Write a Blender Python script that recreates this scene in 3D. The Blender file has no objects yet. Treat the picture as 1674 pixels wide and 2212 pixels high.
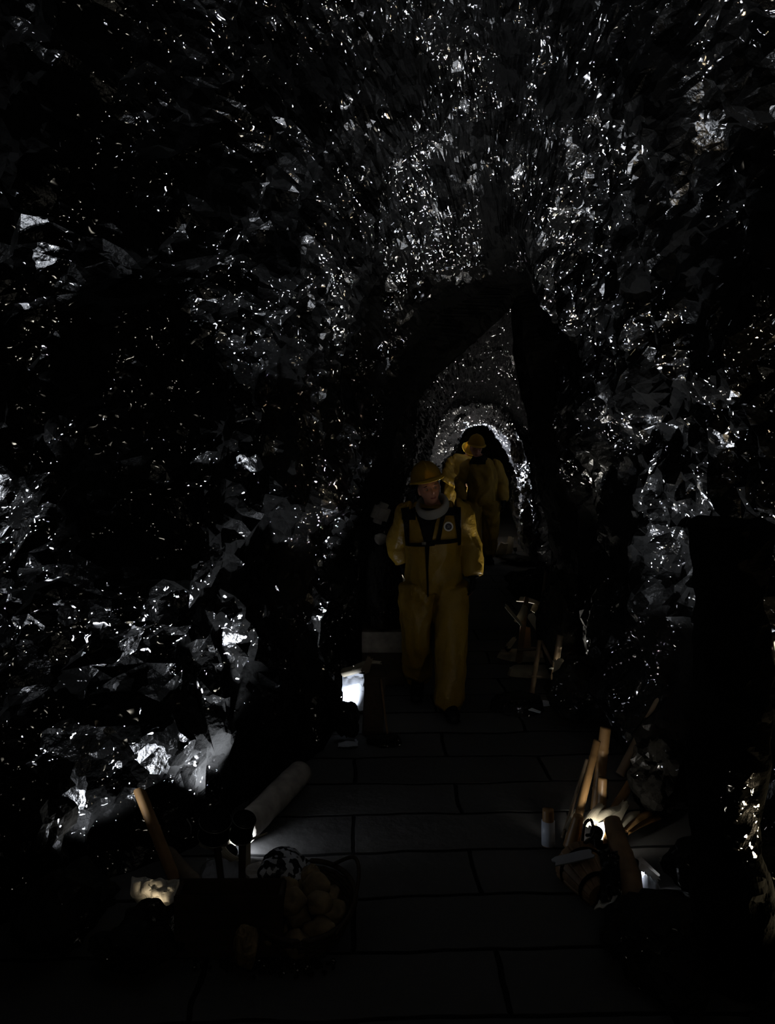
import bpy, bmesh, math, random
import numpy as np
from mathutils import Vector, Matrix, noise, Euler
R = math.radians
C = bpy.context.scene.collection
sc = bpy.context.scene

# ------------------------------------------------------------------ camera
F_PX = 1736.0; HOR = 885.0; CAMZ = 2.16
cam_d = bpy.data.cameras.new('camera'); cam = bpy.data.objects.new('camera', cam_d); C.objects.link(cam)
cam.location = (0, 0, CAMZ); cam.rotation_euler = (R(90), 0, 0)
cam_d.sensor_fit = 'VERTICAL'; cam_d.sensor_height = 24.0
cam_d.lens = 24.0 * F_PX / 2212.0
cam_d.shift_y = (HOR - 1106.0) / 2212.0
cam_d.clip_start = 0.02; cam_d.clip_end = 80
sc.camera = cam
# ------------------------------------------------------------------ world, exposure
sc.view_settings.view_transform = 'Standard'; sc.view_settings.look = 'None'
sc.cycles.max_bounces = 4; sc.cycles.glossy_bounces = 0; sc.cycles.diffuse_bounces = 2; sc.cycles.sample_clamp_indirect = 1.0; sc.cycles.caustics_refractive = False
sc.view_settings.exposure = 0.0; sc.view_settings.gamma = 1.0; sc.view_settings.use_curve_mapping = False
w = bpy.data.worlds.new('world'); sc.world = w; w.use_nodes = True
bg = w.node_tree.nodes['Background']; bg.inputs[0].default_value = (0.55, 0.52, 0.42, 1); bg.inputs[1].default_value = 0.0022
# added fill light, unseen behind the camera, lifts the floor and the walkers
ld = bpy.data.lights.new('added_front_fill', 'AREA'); ld.shape = 'RECTANGLE'; ld.size = 0.5; ld.size_y = 0.45
ld.energy = 2.6; ld.color = (1.0, 0.93, 0.78)
lo = bpy.data.objects.new('added_front_fill', ld); C.objects.link(lo)
lo.location = (0.35, -1.9, 3.3); lo.rotation_euler = (R(80), 0, 0)
COLD = (0.86, 0.91, 1.0); WARM = (1.0, 0.80, 0.52); NEUT = (1.0, 0.95, 0.86)
# floor lamps: x, y, z, watts, colour, aim (point), cone degrees, label
LAMPS = [
 (-0.80, 3.98, 0.10, 125, COLD, (-0.92, 4.1, 3.2), 92, 'small floor spotlight behind the mallets, shining up the left wall'),
 (-0.74, 3.86, 0.05, 7, COLD, (-0.62, 4.05, 0.12), 150, 'added low spotlight behind the mallets, shining on the round timber'),  # extra lamp, put in to light the beam end and short log
 (-1.22, 3.52, 0.08, 12, COLD, (-1.30, 3.7, 3.0), 105, 'floor spotlight among the dark boulders at far left'),
 (-0.98, 3.30, 0.035, 0.6, WARM, (-1.0, 3.5, 0.25), 90, 'small warm floor spotlight in front of the crumpled sheet at far left'),
 (-0.36, 5.43, 0.10, 250, COLD, (-1.00, 4.7, 3.4), 70, 'strong floor spotlight between the black boulder and the left wall'),
 (-0.36, 5.98, 0.05, 60, COLD, (-0.62, 6.05, 3.0), 42, 'added narrow floor spotlight behind the upright dark box at the left wall'),  # added for glints on the wall edge beside the arch
 (-0.24, 5.46, 0.06, 7, COLD, (-0.35, 5.65, 0.3), 96, 'added small floor spotlight shining on the pale slab at the left wall'),  # separate added lamp to brighten the slab
 (1.27, 6.02, 0.08, 190, NEUT, (1.3, 5.2, 4.0), 76, 'floor spotlight at the foot of the crossed bamboo boards'),
 (1.06, 7.05, 0.10, 9, NEUT, (1.3, 7.0, 2.0), 100, 'floor spotlight behind the round wooden discs'),
 (1.20, 4.48, 0.10, 180, COLD, (1.10, 4.3, 4.0), 80, 'floor spotlight behind the bamboo poles on the right'),
 (0.99, 3.80, 0.165, 3.5, NEUT, (1.10, 4.05, 0.20), 150, 'added small spotlight in front of the fan of splints'),  # added to light the upper faces of the splints
 (1.36, 3.60, 0.14, 95, COLD, (1.35, 3.5, 4.0), 95, 'floor spotlight behind the curved bamboo root'),
 (1.135, 3.68, 0.07, 1.2, COLD, (1.25, 3.55, 0.05), 110, 'tiny spotlight between the curved root and the metal plate'),
 (1.66, 2.95, 0.22, 14, WARM, (1.36, 3.0, 0.75), 130, 'added warm floor spotlight out of view right of the dark rock pillar'),  # added out of frame to bring out warm glints on the pillar
 (1.60, 3.30, 0.20, 18, WARM, (2.0, 3.2, 1.4), 120, 'small warm floor spotlight behind the dark rock pillar'),
 (0.21, 9.05, 0.06, 48, NEUT, (0.25, 9.1, 2.6), 90, 'floor spotlight behind the first walker at the left wall'),
 (0.58, 11.6, 0.15, 9, NEUT, (0.9, 12.4, 1.3), 60, 'added floor spotlight at the left foot of the far passage'),  # added to light the third walker from the front left
 (1.90, 12.00, 0.10, 140, NEUT, (1.4, 12.2, 2.4), 90, 'floor spotlight at the right foot of the far passage'),
 (0.98, 13.2, 0.30, 650, COLD, (1.25, 12.0, 2.3), 110, 'floor spotlight behind the rearmost walkers'),
]

# ------------------------------------------------------------------ helpers
def P(px, py, Y):
    return Vector(((px - 837) * Y / F_PX, Y, CAMZ - (py - HOR) * Y / F_PX))
def G(px, py):
    Y = CAMZ * F_PX / (py - HOR); return Vector(((px - 837) * Y / F_PX, Y, 0))
def tag(o, label=None, cat=None, group=None, kind=None):
    if label: o['label'] = label
    if cat: o['category'] = cat
    if group: o['group'] = group
    if kind: o['kind'] = kind
    return o
def empty(name, loc, label, cat, group=None):
    o = bpy.data.objects.new(name, None); C.objects.link(o); o.location = loc
    o.empty_display_size = 0.1
    return tag(o, label, cat, group)
def link_mesh(name, me, mat, parent=None, smooth=True):
    o = bpy.data.objects.new(name, me); C.objects.link(o)
    if mat: me.materials.append(mat)
    me.polygons.foreach_set('use_smooth', [smooth] * len(me.polygons))
    if parent is not None:
        o.parent = parent; o.matrix_parent_inverse = Matrix.Translation(-Vector(parent.location))
    return o
def obj(name, bm, mat, parent=None, smooth=True):
    bmesh.ops.recalc_face_normals(bm, faces=bm.faces)
    me = bpy.data.meshes.new(name); bm.to_mesh(me); bm.free()
    return link_mesh(name, me, mat, parent, smooth)
def origin_to(o, loc):
    loc = Vector(loc); o.data.transform(Matrix.Translation(-loc)); o.location = loc; return o
def smooth_path(pts, n):
    out = []; m = len(pts)
    for i in range(m - 1):
        p0 = pts[max(i-1, 0)]; p1 = pts[i]; p2 = pts[i+1]; p3 = pts[min(i+2, m-1)]
        for k in range(n):
            t = k / n
            out.append([0.5*((2*b)+(c-a)*t+(2*a-5*b+4*c-d)*t*t+(-a+3*b-3*c+d)*t**3) for a, b, c, d in zip(p0, p1, p2, p3)])
    out.append(list(pts[-1])); return out
def loft(bm, pts, n=20, side=Vector((1, 0, 0)), round_ends=False):
    """pts: list of (x,y,z,a,b): a = half width along side, b = along the other axis"""
    pts = [list(p) if len(p) == 5 else list(p) + [p[3]] for p in pts]
    if round_ends:
        def cap(p, q):
            d = (Vector(p[:3]) - Vector(q[:3])).normalized(); r = min(p[3], p[4]); res = []
            for t in (0.35, 0.7, 0.93):
                s = math.sqrt(1 - t*t); c = Vector(p[:3]) + d * r * t
                res.append([c.x, c.y, c.z, p[3]*s, p[4]*s])
            return res
        a = cap(pts[0], pts[1]); b = cap(pts[-1], pts[-2]); pts = a[::-1] + pts + b
    rings = []
    for i, p in enumerate(pts):
        c = Vector(p[:3]); q = Vector(pts[min(i+1, len(pts)-1)][:3]) - Vector(pts[max(i-1, 0)][:3])
        if q.length < 1e-9: q = Vector((0, 0, 1))
        t = q.normalized(); s = side - t * side.dot(t)
        if s.length < 1e-3: s = Vector((0, 1, 0)) - t * t.y
        s.normalize(); o = t.cross(s)
        rings.append([bm.verts.new(c + s*math.cos(2*math.pi*k/n)*p[3] + o*math.sin(2*math.pi*k/n)*p[4]) for k in range(n)])
    for A, B in zip(rings, rings[1:]):
        for k in range(n): bm.faces.new((A[k], A[(k+1) % n], B[(k+1) % n], B[k]))
    bm.faces.new(rings[0][::-1]); bm.faces.new(rings[-1])
def box(bm, c, s, rot=None, bevel=0.0):
    M = Matrix.Translation(Vector(c)) @ (rot.to_matrix().to_4x4() if rot else Matrix.Identity(4)) @ Matrix.Diagonal((s[0], s[1], s[2], 1))
    r = bmesh.ops.create_cube(bm, size=1.0, matrix=M)
    if bevel:
        es = list({e for v in r['verts'] for e in v.link_edges})
        bmesh.ops.bevel(bm, geom=es, offset=bevel, segments=2, affect='EDGES')
def ball(bm, c, s, rot=None, seg=24):
    M = Matrix.Translation(Vector(c)) @ (rot.to_matrix().to_4x4() if rot else Matrix.Identity(4)) @ Matrix.Diagonal((s[0], s[1], s[2], 1))
    bmesh.ops.create_uvsphere(bm, u_segments=seg, v_segments=seg*2//3, radius=1, matrix=M)
def remesh(bm, voxel, it=3):
    bmesh.ops.recalc_face_normals(bm, faces=bm.faces)
    me = bpy.data.meshes.new('tmp'); bm.to_mesh(me); bm.free()
    o = bpy.data.objects.new('tmp', me); C.objects.link(o)
    m = o.modifiers.new('r', 'REMESH'); m.mode = 'VOXEL'; m.voxel_size = voxel
    if it: s = o.modifiers.new('s', 'SMOOTH'); s.factor = 0.5; s.iterations = it
    dg = bpy.context.evaluated_depsgraph_get(); dg.update()
    new = bpy.data.meshes.new_from_object(o.evaluated_get(dg))
    bpy.data.objects.remove(o); bpy.data.meshes.remove(me)
    return new
def wrinkle(me, amp, scale, dirv=(1, 1, 0.35), seed=0.0):
    n = len(me.vertices); co = np.empty(n*3); me.vertices.foreach_get('co', co); co = co.reshape(-1, 3)
    nr = np.empty(n*3); me.vertices.foreach_get('normal', nr); nr = nr.reshape(-1, 3)
    for i in range(n):
        p = Vector(co[i]) + Vector((seed, 0, 0))
        wv = noise.noise_vector(p * 3.0) * 0.12
        q = Vector(((p.x+wv.x)*dirv[0], (p.y+wv.y)*dirv[1], (p.z+wv.z)*dirv[2])) * scale
        v = 1 - abs(noise.noise(q)) * 2
        v2 = noise.noise(q * 2.3)
        co[i] += nr[i] * amp * (v * 0.7 + v2 * 0.35)
    me.vertices.foreach_set('co', co.ravel()); me.update()

# ------------------------------------------------------------------ materials
def mat(name, col, rough=0.6, metal=0.0, spec=0.5, bump=None, var=0.0, vscale=8, coat=0.0, emit=None):
    m = bpy.data.materials.new(name); m.use_nodes = True; nt = m.node_tree; b = nt.nodes['Principled BSDF']
    b.inputs['Base Color'].default_value = (*col, 1); b.inputs['Roughness'].default_value = rough
    b.inputs['Metallic'].default_value = metal; b.inputs['Specular IOR Level'].default_value = spec
    if coat: b.inputs['Coat Weight'].default_value = coat; b.inputs['Coat Roughness'].default_value = 0.2
    tc = nt.nodes.new('ShaderNodeTexCoord')
    if var:
        nz = nt.nodes.new('ShaderNodeTexNoise'); nz.inputs['Scale'].default_value = vscale; nz.inputs['Detail'].default_value = 6
        nt.links.new(tc.outputs['Object'], nz.inputs['Vector'])
        rp = nt.nodes.new('ShaderNodeValToRGB'); rp.color_ramp.elements[0].position = 0.3; rp.color_ramp.elements[1].position = 0.7
        rp.color_ramp.elements[0].color = (*[c*(1-var) for c in col], 1); rp.color_ramp.elements[1].color = (*[min(1, c*(1+var)) for c in col], 1)
        nt.links.new(nz.outputs[0], rp.inputs[0]); nt.links.new(rp.outputs[0], b.inputs['Base Color'])
    if bump:
        nz2 = nt.nodes.new('ShaderNodeTexNoise'); nz2.inputs['Scale'].default_value = bump[0]; nz2.inputs['Detail'].default_value = 5
        bp = nt.nodes.new('ShaderNodeBump'); bp.inputs['Strength'].default_value = bump[1]; bp.inputs['Distance'].default_value = bump[2]
        nt.links.new(tc.outputs['Object'], nz2.inputs['Vector'])
        nt.links.new(nz2.outputs[0], bp.inputs['Height']); nt.links.new(bp.outputs[0], b.inputs['Normal'])
    if emit:
        b.inputs['Emission Color'].default_value = (*emit[0], 1); b.inputs['Emission Strength'].default_value = emit[1]
    return m
def crystal_mat(name, base, fine=48.0, coarse=10.0, amount=1.0, use_attr=True, mid=24.0):
    """dark rock with mirror-like mineral facets: every cell of the rock has its own tilt"""
    m = bpy.data.materials.new(name); m.use_nodes = True; nt = m.node_tree; N = nt.nodes; L = nt.links
    N.remove(N['Principled BSDF']); out = N['Material Output']
    tc = N.new('ShaderNodeTexCoord'); geo = N.new('ShaderNodeNewGeometry')
    def vm(op, a, b=None, s=None):
        n = N.new('ShaderNodeVectorMath'); n.operation = op
        for k, x in ((0, a), (1, b)):
            if x is None: continue
            if isinstance(x, tuple): n.inputs[k].default_value = x
            else: L.new(x, n.inputs[k])
        if s is not None:
            if isinstance(s, float): n.inputs['Scale'].default_value = s
            else: L.new(s, n.inputs['Scale'])
        return n.outputs[0]
    def mt(op, a, b=0.0, clamp=False):
        n = N.new('ShaderNodeMath'); n.operation = op; n.use_clamp = clamp
        for k, x in ((0, a), (1, b)):
            if isinstance(x, (int, float)): n.inputs[k].default_value = x
            else: L.new(x, n.inputs[k])
        return n.outputs[0]
    def nz(scale, detail=2.0, color=False):
        n = N.new('ShaderNodeTexNoise'); n.inputs['Scale'].default_value = scale; n.inputs['Detail'].default_value = detail
        L.new(tc.outputs['Object'], n.inputs['Vector']); return n.outputs[1 if color else 0]
    def cell(vec, scale):
        v = N.new('ShaderNodeTexVoronoi'); v.inputs['Scale'].default_value = scale; L.new(vec, v.inputs['Vector'])
        dome = vm('SCALE', vm('SUBTRACT', vec, v.outputs['Position']), None, float(scale)); return v.outputs['Color'], dome
    warp = vm('SCALE', vm('SUBTRACT', nz(9.0, 2.0, True), (0.5, 0.5, 0.5)), None, 0.16)
    pos = vm('ADD', tc.outputs['Object'], warp)
    stretched = vm('MULTIPLY', pos, (1.0, 0.7, 1.0))
    (cF, dF), (cM, dM), (cC, dC) = cell(stretched, fine), cell(vm('MULTIPLY', pos, (1.0, 0.8, 1.5)), mid), cell(vm('MULTIPLY', pos, (1, .8, 1)), coarse)
    def tilt(c, k): return vm('SCALE', vm('SUBTRACT', c, (0.5, 0.5, 0.5)), None, k)
    nF = vm('NORMALIZE', vm('ADD', vm('ADD', geo.outputs['Normal'], vm('ADD', tilt(cF, 1.3), vm('SCALE', dF, None, 0.45))), tilt(cC, 0.5)))
    nM = vm('NORMALIZE', vm('ADD', vm('ADD', geo.outputs['Normal'], vm('ADD', tilt(cM, 1.2), vm('SCALE', dM, None, 0.22))), tilt(cC, 0.6)))
    # soft creases inside the larger facets
    nC0 = vm('NORMALIZE', vm('ADD', geo.outputs['Normal'], tilt(cC, 0.95)))
    bp = N.new('ShaderNodeBump'); bp.inputs['Strength'].default_value = 0.5; bp.inputs['Distance'].default_value = 0.02
    L.new(nz(28.0, 3.0), bp.inputs['Height']); L.new(nC0, bp.inputs['Normal'])
    diff = N.new('ShaderNodeBsdfDiffuse'); diff.inputs[0].default_value = (*base, 1); L.new(bp.outputs[0], diff.inputs['Normal'])
    def gloss(nrm, rough, lum):
        g = N.new('ShaderNodeBsdfGlossy'); g.inputs['Roughness'].default_value = rough; g.distribution = 'BECKMANN'
        if isinstance(lum, float): g.inputs[0].default_value = (lum, lum, lum, 1)
        else: L.new(lum, g.inputs[0])
        L.new(nrm, g.inputs['Normal']); return g.outputs[0]
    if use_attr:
        at = N.new('ShaderNodeAttribute'); at.attribute_name = 'glint_shade'; am = at.outputs['Fac']
    else:
        v = N.new('ShaderNodeValue'); v.outputs[0].default_value = 1.0; am = v.outputs[0]
    patch = mt('MULTIPLY', mt('SUBTRACT', nz(1.9, 4.0), 0.45), 10.0, True)
    patch2 = mt('MULTIPLY', mt('SUBTRACT', nz(3.1, 3.0), 0.52), 10.0, True)
    gate = N.new('ShaderNodeTexWhiteNoise'); L.new(cF, gate.inputs['Vector'])
    gF = mt('GREATER_THAN', gate.outputs['Value'], 0.35); gate2 = N.new('ShaderNodeTexWhiteNoise'); L.new(cM, gate2.inputs['Vector']); gM = mt('GREATER_THAN', gate2.outputs['Value'], 0.55)
    kF = mt('MULTIPLY', gF, mt('MULTIPLY', mt('MULTIPLY', am, patch), 1.0*amount))
    kM = mt('MULTIPLY', gM, mt('MULTIPLY', mt('MULTIPLY', am, patch2), 0.6*amount))
    gate3 = N.new('ShaderNodeTexWhiteNoise'); L.new(cC, gate3.inputs['Vector']); gC = mt('GREATER_THAN', gate3.outputs['Value'], 0.78)
    kC = mt('MULTIPLY', mt('ADD', mt('MULTIPLY', gC, 0.11), 0.004), mt('MULTIPLY', am, amount))
    sh = diff.outputs[0]
    for g in (gloss(nF, 0.185, kF), gloss(nM, 0.21, kM), gloss(bp.outputs[0], 0.40, kC)):
        a = N.new('ShaderNodeAddShader'); L.new(sh, a.inputs[0]); L.new(g, a.inputs[1]); sh = a.outputs[0]
    L.new(sh, out.inputs[0]); return m
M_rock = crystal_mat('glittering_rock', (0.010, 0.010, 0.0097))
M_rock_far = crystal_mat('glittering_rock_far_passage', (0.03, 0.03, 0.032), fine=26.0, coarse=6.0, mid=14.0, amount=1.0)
M_boulder = crystal_mat('dark_boulder_rock', (0.016, 0.015, 0.013), amount=0.22, use_attr=False)
M_pillar = crystal_mat('pillar_rock', (0.010, 0.010, 0.009), amount=1.2, use_attr=True)
M_yel = mat('yellow_oilskin', (0.30, 0.185, 0.018), 0.42, spec=0.5, var=0.18, vscale=5, bump=(16, 0.5, 0.03))
M_yelh = mat('yellow_helmet_plastic', (0.48, 0.29, 0.022), 0.35, spec=0.5)
M_black = mat('black_cloth', (0.008, 0.008, 0.010), 0.8, bump=(60, 0.3, 0.004))
M_glove = mat('black_glove_leather', (0.008, 0.008, 0.010), 0.7, spec=0.1, bump=(50, 0.3, 0.004))
M_boot = mat('black_rubber', (0.010, 0.010, 0.011), 0.45)
M_skin = mat('skin', (0.46, 0.22, 0.15), 0.5, var=0.12, vscale=14)
M_lip = mat('lips', (0.36, 0.12, 0.10), 0.45)
M_hair = mat('dark_hair', (0.03, 0.02, 0.014), 0.6)
M_grey = mat('grey_knit', (0.26, 0.26, 0.25), 0.9, bump=(90, 0.4, 0.004))
M_white = mat('white_print', (0.72, 0.72, 0.70), 0.6)
M_navy = mat('dark_print', (0.03, 0.03, 0.06), 0.6)
M_eye = mat('eye', (0.25, 0.23, 0.2), 0.2)
M_bamboo = mat('bamboo', (0.26, 0.145, 0.055), 0.45, var=0.3, vscale=7, bump=(40, 0.25, 0.003))
M_bamboo_d = mat('old_bamboo', (0.15, 0.11, 0.07), 0.5, var=0.35, vscale=9, bump=(40, 0.3, 0.003))
M_husk = mat('dry_husk', (0.34, 0.30, 0.22), 0.55, var=0.2, vscale=12, bump=(30, 0.4, 0.004))
M_paper = mat('pale_sheet', (0.60, 0.58, 0.53), 0.5, var=0.15, bump=(20, 0.5, 0.01))
M_wood = mat('dark_wood', (0.055, 0.036, 0.022), 0.6, var=0.4, vscale=10, bump=(25, 0.6, 0.006))
M_wood2 = mat('brown_wood', (0.20, 0.12, 0.055), 0.55, var=0.4, vscale=10, bump=(25, 0.5, 0.005))
M_beam = mat('weathered_timber', (0.36, 0.33, 0.29), 0.65, var=0.3, vscale=14, bump=(22, 0.6, 0.008))
M_black_iron = mat('black_iron', (0.009, 0.009, 0.009), 0.38)
M_wire = mat('steel_wire', (0.40, 0.40, 0.39), 0.35, metal=0.6)
M_sheet = mat('grey_sheet_metal', (0.42, 0.44, 0.48), 0.4, metal=0.3, var=0.1)
M_stone = mat('ochre_stone', (0.24, 0.17, 0.08), 0.6, var=0.4, vscale=18, bump=(30, 0.6, 0.006))
M_slab = mat('pale_stone', (0.62, 0.66, 0.74), 0.5, var=0.12, vscale=9, bump=(20, 0.4, 0.006))
M_plastic = mat('black_plastic_film', (0.018, 0.017, 0.016), 0.22, spec=0.7, bump=(18, 0.7, 0.02))
M_cap = mat('white_plastic_sleeve', (0.55, 0.60, 0.70), 0.35)
M_wicker = mat('wicker', (0.055, 0.038, 0.02), 0.6, bump=(60, 0.6, 0.004))
M_house = mat('lamp_housing', (0.01, 0.01, 0.01), 0.5)
M_glass = mat('glass_shard', (0.8, 0.86, 0.9), 0.12, spec=0.8)
def lens(name, col): return mat(name, (0.8, 0.8, 0.8), 0.3, emit=(col, 5.0))
M_lens_c = lens('cold_lens', COLD); M_lens_w = lens('warm_lens', WARM)
def floor_mat():
    m = bpy.data.materials.new('paving_slabs'); m.use_nodes = True; nt = m.node_tree; N = nt.nodes; L = nt.links; b = N['Principled BSDF']
    tc = N.new('ShaderNodeTexCoord'); mp = N.new('ShaderNodeMapping'); mp.inputs['Rotation'].default_value = (0, 0, R(-2)); L.new(tc.outputs['Object'], mp.inputs[0])
    wz = N.new('ShaderNodeTexNoise'); wz.inputs['Scale'].default_value = 3; L.new(tc.outputs['Object'], wz.inputs[0])
    mx = N.new('ShaderNodeVectorMath'); mx.operation = 'MULTIPLY_ADD'; L.new(wz.outputs[1], mx.inputs[0]); mx.inputs[1].default_value = (.06, .06, 0); L.new(mp.outputs[0], mx.inputs[2])
    br = N.new('ShaderNodeTexBrick'); br.inputs['Scale'].default_value = 1.0; br.inputs['Brick Width'].default_value = 1.15; br.inputs['Row Height'].default_value = 0.36
    br.inputs['Mortar Size'].default_value = 0.012; br.inputs['Mortar Smooth'].default_value = 0.4; L.new(mx.outputs[0], br.inputs[0])
    br.inputs['Color1'].default_value = (0.085, 0.083, 0.080, 1); br.inputs['Color2'].default_value = (0.055, 0.054, 0.053, 1); br.inputs['Mortar'].default_value = (0.01, 0.01, 0.01, 1)
    nz = N.new('ShaderNodeTexNoise'); nz.inputs['Scale'].default_value = 14; nz.inputs['Detail'].default_value = 8; L.new(tc.outputs['Object'], nz.inputs[0])
    L.new(br.outputs[0], b.inputs['Base Color'])
    b1 = N.new('ShaderNodeBump'); b1.inputs['Strength'].default_value = 0.35; b1.inputs['Distance'].default_value = 0.012; L.new(nz.outputs[0], b1.inputs['Height'])
    b2 = N.new('ShaderNodeBump'); b2.invert = True; b2.inputs['Strength'].default_value = 0.9; b2.inputs['Distance'].default_value = 0.02; L.new(br.outputs[1], b2.inputs['Height']); L.new(b1.outputs[0], b2.inputs['Normal'])
    L.new(b2.outputs[0], b.inputs['Normal']); b.inputs['Roughness'].default_value = 0.42; return m
M_floor = floor_mat()

# ------------------------------------------------------------------ the tunnel
#      Y    xl     xr    xa    za   (left foot, right foot, apex x and height)
PROF = [(-2.2,-2.3, 2.4, 0.10, 4.9), (1.5,-2.2, 2.3, 0.15, 4.9), (3.2,-1.75,1.95,0.2,4.8), (3.9,-0.97,1.72,0.3,4.7), (4.5,-0.70,1.62,0.4,4.55),
        (5.0,-0.52,1.56,0.5,4.4), (5.42,-0.42,1.52,0.62,4.2), (5.75,-0.56,1.52,0.70,4.0), (6.3,-0.46,1.54,0.9,3.6), (6.55,-0.36,1.52,1.0,3.35),
        (6.68,0.03,1.42,1.10,3.12), (7.2,0.0,1.46,1.10,3.08), (7.32,-0.2,1.60,1.10,3.2), (8.0,-0.05,1.66,1.08,3.0), (9.0,0.08,1.75,1.10,2.68),
        (10.0,0.10,1.90,1.16,2.42), (11.0,0.36,2.04,1.24,2.20), (12.0,0.70,2.10,1.34,2.08), (13.0,0.86,2.12,1.45,1.97), (14.5,1.0,2.4,1.65,1.95), (17.0,1.4,2.9,2.1,1.95)]
PY = np.array([p[0] for p in PROF])
def prof(Y): return [float(np.interp(Y, PY, [p[k] for p in PROF])) for k in (1, 2, 3, 4)]
SHADE_VOIDS = [(70,280,95,150),(190,795,92,95),(250,640,110,45),(700,170,70,45),(600,560,70,90),(480,400,90,80),(880,175,55,80),(1110,130,40,90),  # shade painted into the rock: gloss drops away inside these ellipses
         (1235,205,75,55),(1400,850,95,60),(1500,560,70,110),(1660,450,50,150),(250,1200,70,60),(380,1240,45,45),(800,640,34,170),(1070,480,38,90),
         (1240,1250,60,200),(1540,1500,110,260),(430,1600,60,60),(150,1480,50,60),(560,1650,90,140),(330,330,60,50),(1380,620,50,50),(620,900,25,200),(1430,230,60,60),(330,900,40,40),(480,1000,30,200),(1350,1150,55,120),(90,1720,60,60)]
def shaded_gloss_at(co):
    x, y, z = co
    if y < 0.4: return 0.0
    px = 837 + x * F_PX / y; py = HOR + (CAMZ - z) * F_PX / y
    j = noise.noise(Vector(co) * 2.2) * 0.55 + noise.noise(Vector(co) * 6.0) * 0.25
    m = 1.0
    for cx, cy, rx, ry in SHADE_VOIDS:
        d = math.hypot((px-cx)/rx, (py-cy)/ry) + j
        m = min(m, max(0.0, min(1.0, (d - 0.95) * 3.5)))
    if 6.45 < y < 7.35: m *= 0.0 if y > 6.58 else 0.5    # unlit rib face: shade put in by taking out its gloss
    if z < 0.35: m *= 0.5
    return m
def tunnel():
    ys = []; y = -2.2
    while y < 17:
        ys.append(y)
        y += 0.12 if y < 1.5 else (0.045 if y < 6.4 else (0.014 if 6.5 < y < 6.72 else 0.03 if y < 7.4 else (0.055 if y < 13 else 0.15)))
    ys = np.array(ys); nu = 270; rnd = random.Random(5)
    V = np.zeros((len(ys), nu, 3)); MI = np.zeros((len(ys), nu))
    for i, Y in enumerate(ys):
        xl, xr, xa, za = prof(Y)
        for k in range(nu):
            u = k / (nu - 1)
            Yj = Y + (rnd.random()-.5) * (0.03 if not 6.35 < Y < 7.4 else 0.008)
            if u < 0.5: th = (u / 0.5) * math.pi/2; hw = xa - xl; sg = -1
            else: th = ((1-u) / 0.5) * math.pi/2; hw = xr - xa; sg = 1
            th += (rnd.random()-.5) * (0.006 if not 6.35 < Y < 7.4 else 0.002) if 0 < k < nu-1 else 0
            c = max(0.0, math.cos(th)); s = math.sin(th)
            x = xa + sg * hw * c ** 0.92; z = za * max(s, 0) ** 0.80
            if 6.64 < Y < 7.26:
                zf = s ** 0.8; f_ = min(1.0, (1-zf)/(.36 if sg < 0 else .75)); f_ = f_*f_*(3-2*f_)*.35 + f_*.65; x = xa + sg*hw*f_; z = za*zf
            nx, nz_ = sg * c, s * 0.8; l = math.hypot(nx, nz_) + 1e-6; nx /= l; nz_ /= l
            p = Vector((x, Yj, z))
            small = 0.55 if Y > 7.2 else 1.0
            # big bulges and hollows
            d = noise.noise(p * 0.9) * 0.26 * small + noise.noise(p * 2.1 + Vector((7, 0, 0))) * 0.15 * small
            # hanging vertical folds on the side walls
            fold = noise.noise(Vector((p.x*1.5, p.y * 3.4, p.z * 0.35)) + Vector((0, 0, 3)))
            d += (0.5 - abs(fold) * 1.6) * 0.17 * c ** 0.5 * small
            # creases
            q = p * 4.6; d += (abs(noise.noise(q)) * -0.11 + 0.03) * small
            d += (abs(noise.noise(p * 10.0 + Vector((3, 3, 3)))) * -0.055) * (0.8 if Y > 7.2 else 1)
            d += noise.cell(p * 9.0) * 0.012 + noise.noise(p * 21) * 0.016
            edge = min(1.0, z / 0.25)
            d *= 0.35 + 0.65 * edge
            if 6.5 < Y < 7.35: d = d * 0.35
            d = max(d, -0.20)
            V[i, k] = (x + nx*d, Yj, max(z + nz_*d, -0.04) if 0 < k < nu-1 else -0.06)
            MI[i, k] = shaded_gloss_at(V[i, k])
    mats = [('wall_left', 0, int(nu*.36)), ('ceiling', int(nu*.36), int(nu*.66)), ('wall_right', int(nu*.66), nu-1)]
    ny = len(ys)
    for name, a, b in mats:
        sub = V[:, a:b+1].reshape(-1, 3); mi = MI[:, a:b+1].reshape(-1); w_ = b - a + 1
        faces = []
        for i in range(ny-1):
            for k in range(w_-1):
                q = (i*w_+k, i*w_+k+1, (i+1)*w_+k+1, (i+1)*w_+k)
                if rnd.random() < .5: faces += [(q[0], q[1], q[2]), (q[0], q[2], q[3])]
                else: faces += [(q[0], q[1], q[3]), (q[1], q[2], q[3])]
        me = bpy.data.meshes.new(name); me.from_pydata(sub.tolist(), [], faces)
        at = me.attributes.new('glint_shade', 'FLOAT', 'POINT'); at.data.foreach_set('value', mi.astype(np.float32))
        link_mesh(name, me, M_rock, None, smooth=False)['kind'] = 'structure'
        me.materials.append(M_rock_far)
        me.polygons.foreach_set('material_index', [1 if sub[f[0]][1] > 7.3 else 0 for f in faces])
    # far end
    bm = bmesh.new(); ns = 24; vs = []
    xl, xr, xa, za = prof(17)
    for k in range(ns+1):
        th = math.pi * k / ns; vs.append(bm.verts.new(((xl+xr)/2 - math.cos(th)*((xr-xl)/2+.3), 16.85 + 0.1*math.sin(th*5), max(-.05, math.sin(th)*(za+.3)))))
    bm.faces.new(vs); r = bmesh.ops.poke(bm, faces=bm.faces[:]); bmesh.ops.subdivide_edges(bm, edges=bm.edges[:], cuts=4, use_grid_fill=True)
    for v in bm.verts: v.co.y += noise.noise(v.co*2)*.2
    o = obj('wall_back', bm, M_boulder, None, False); o['kind'] = 'structure'
tunnel()
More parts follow.
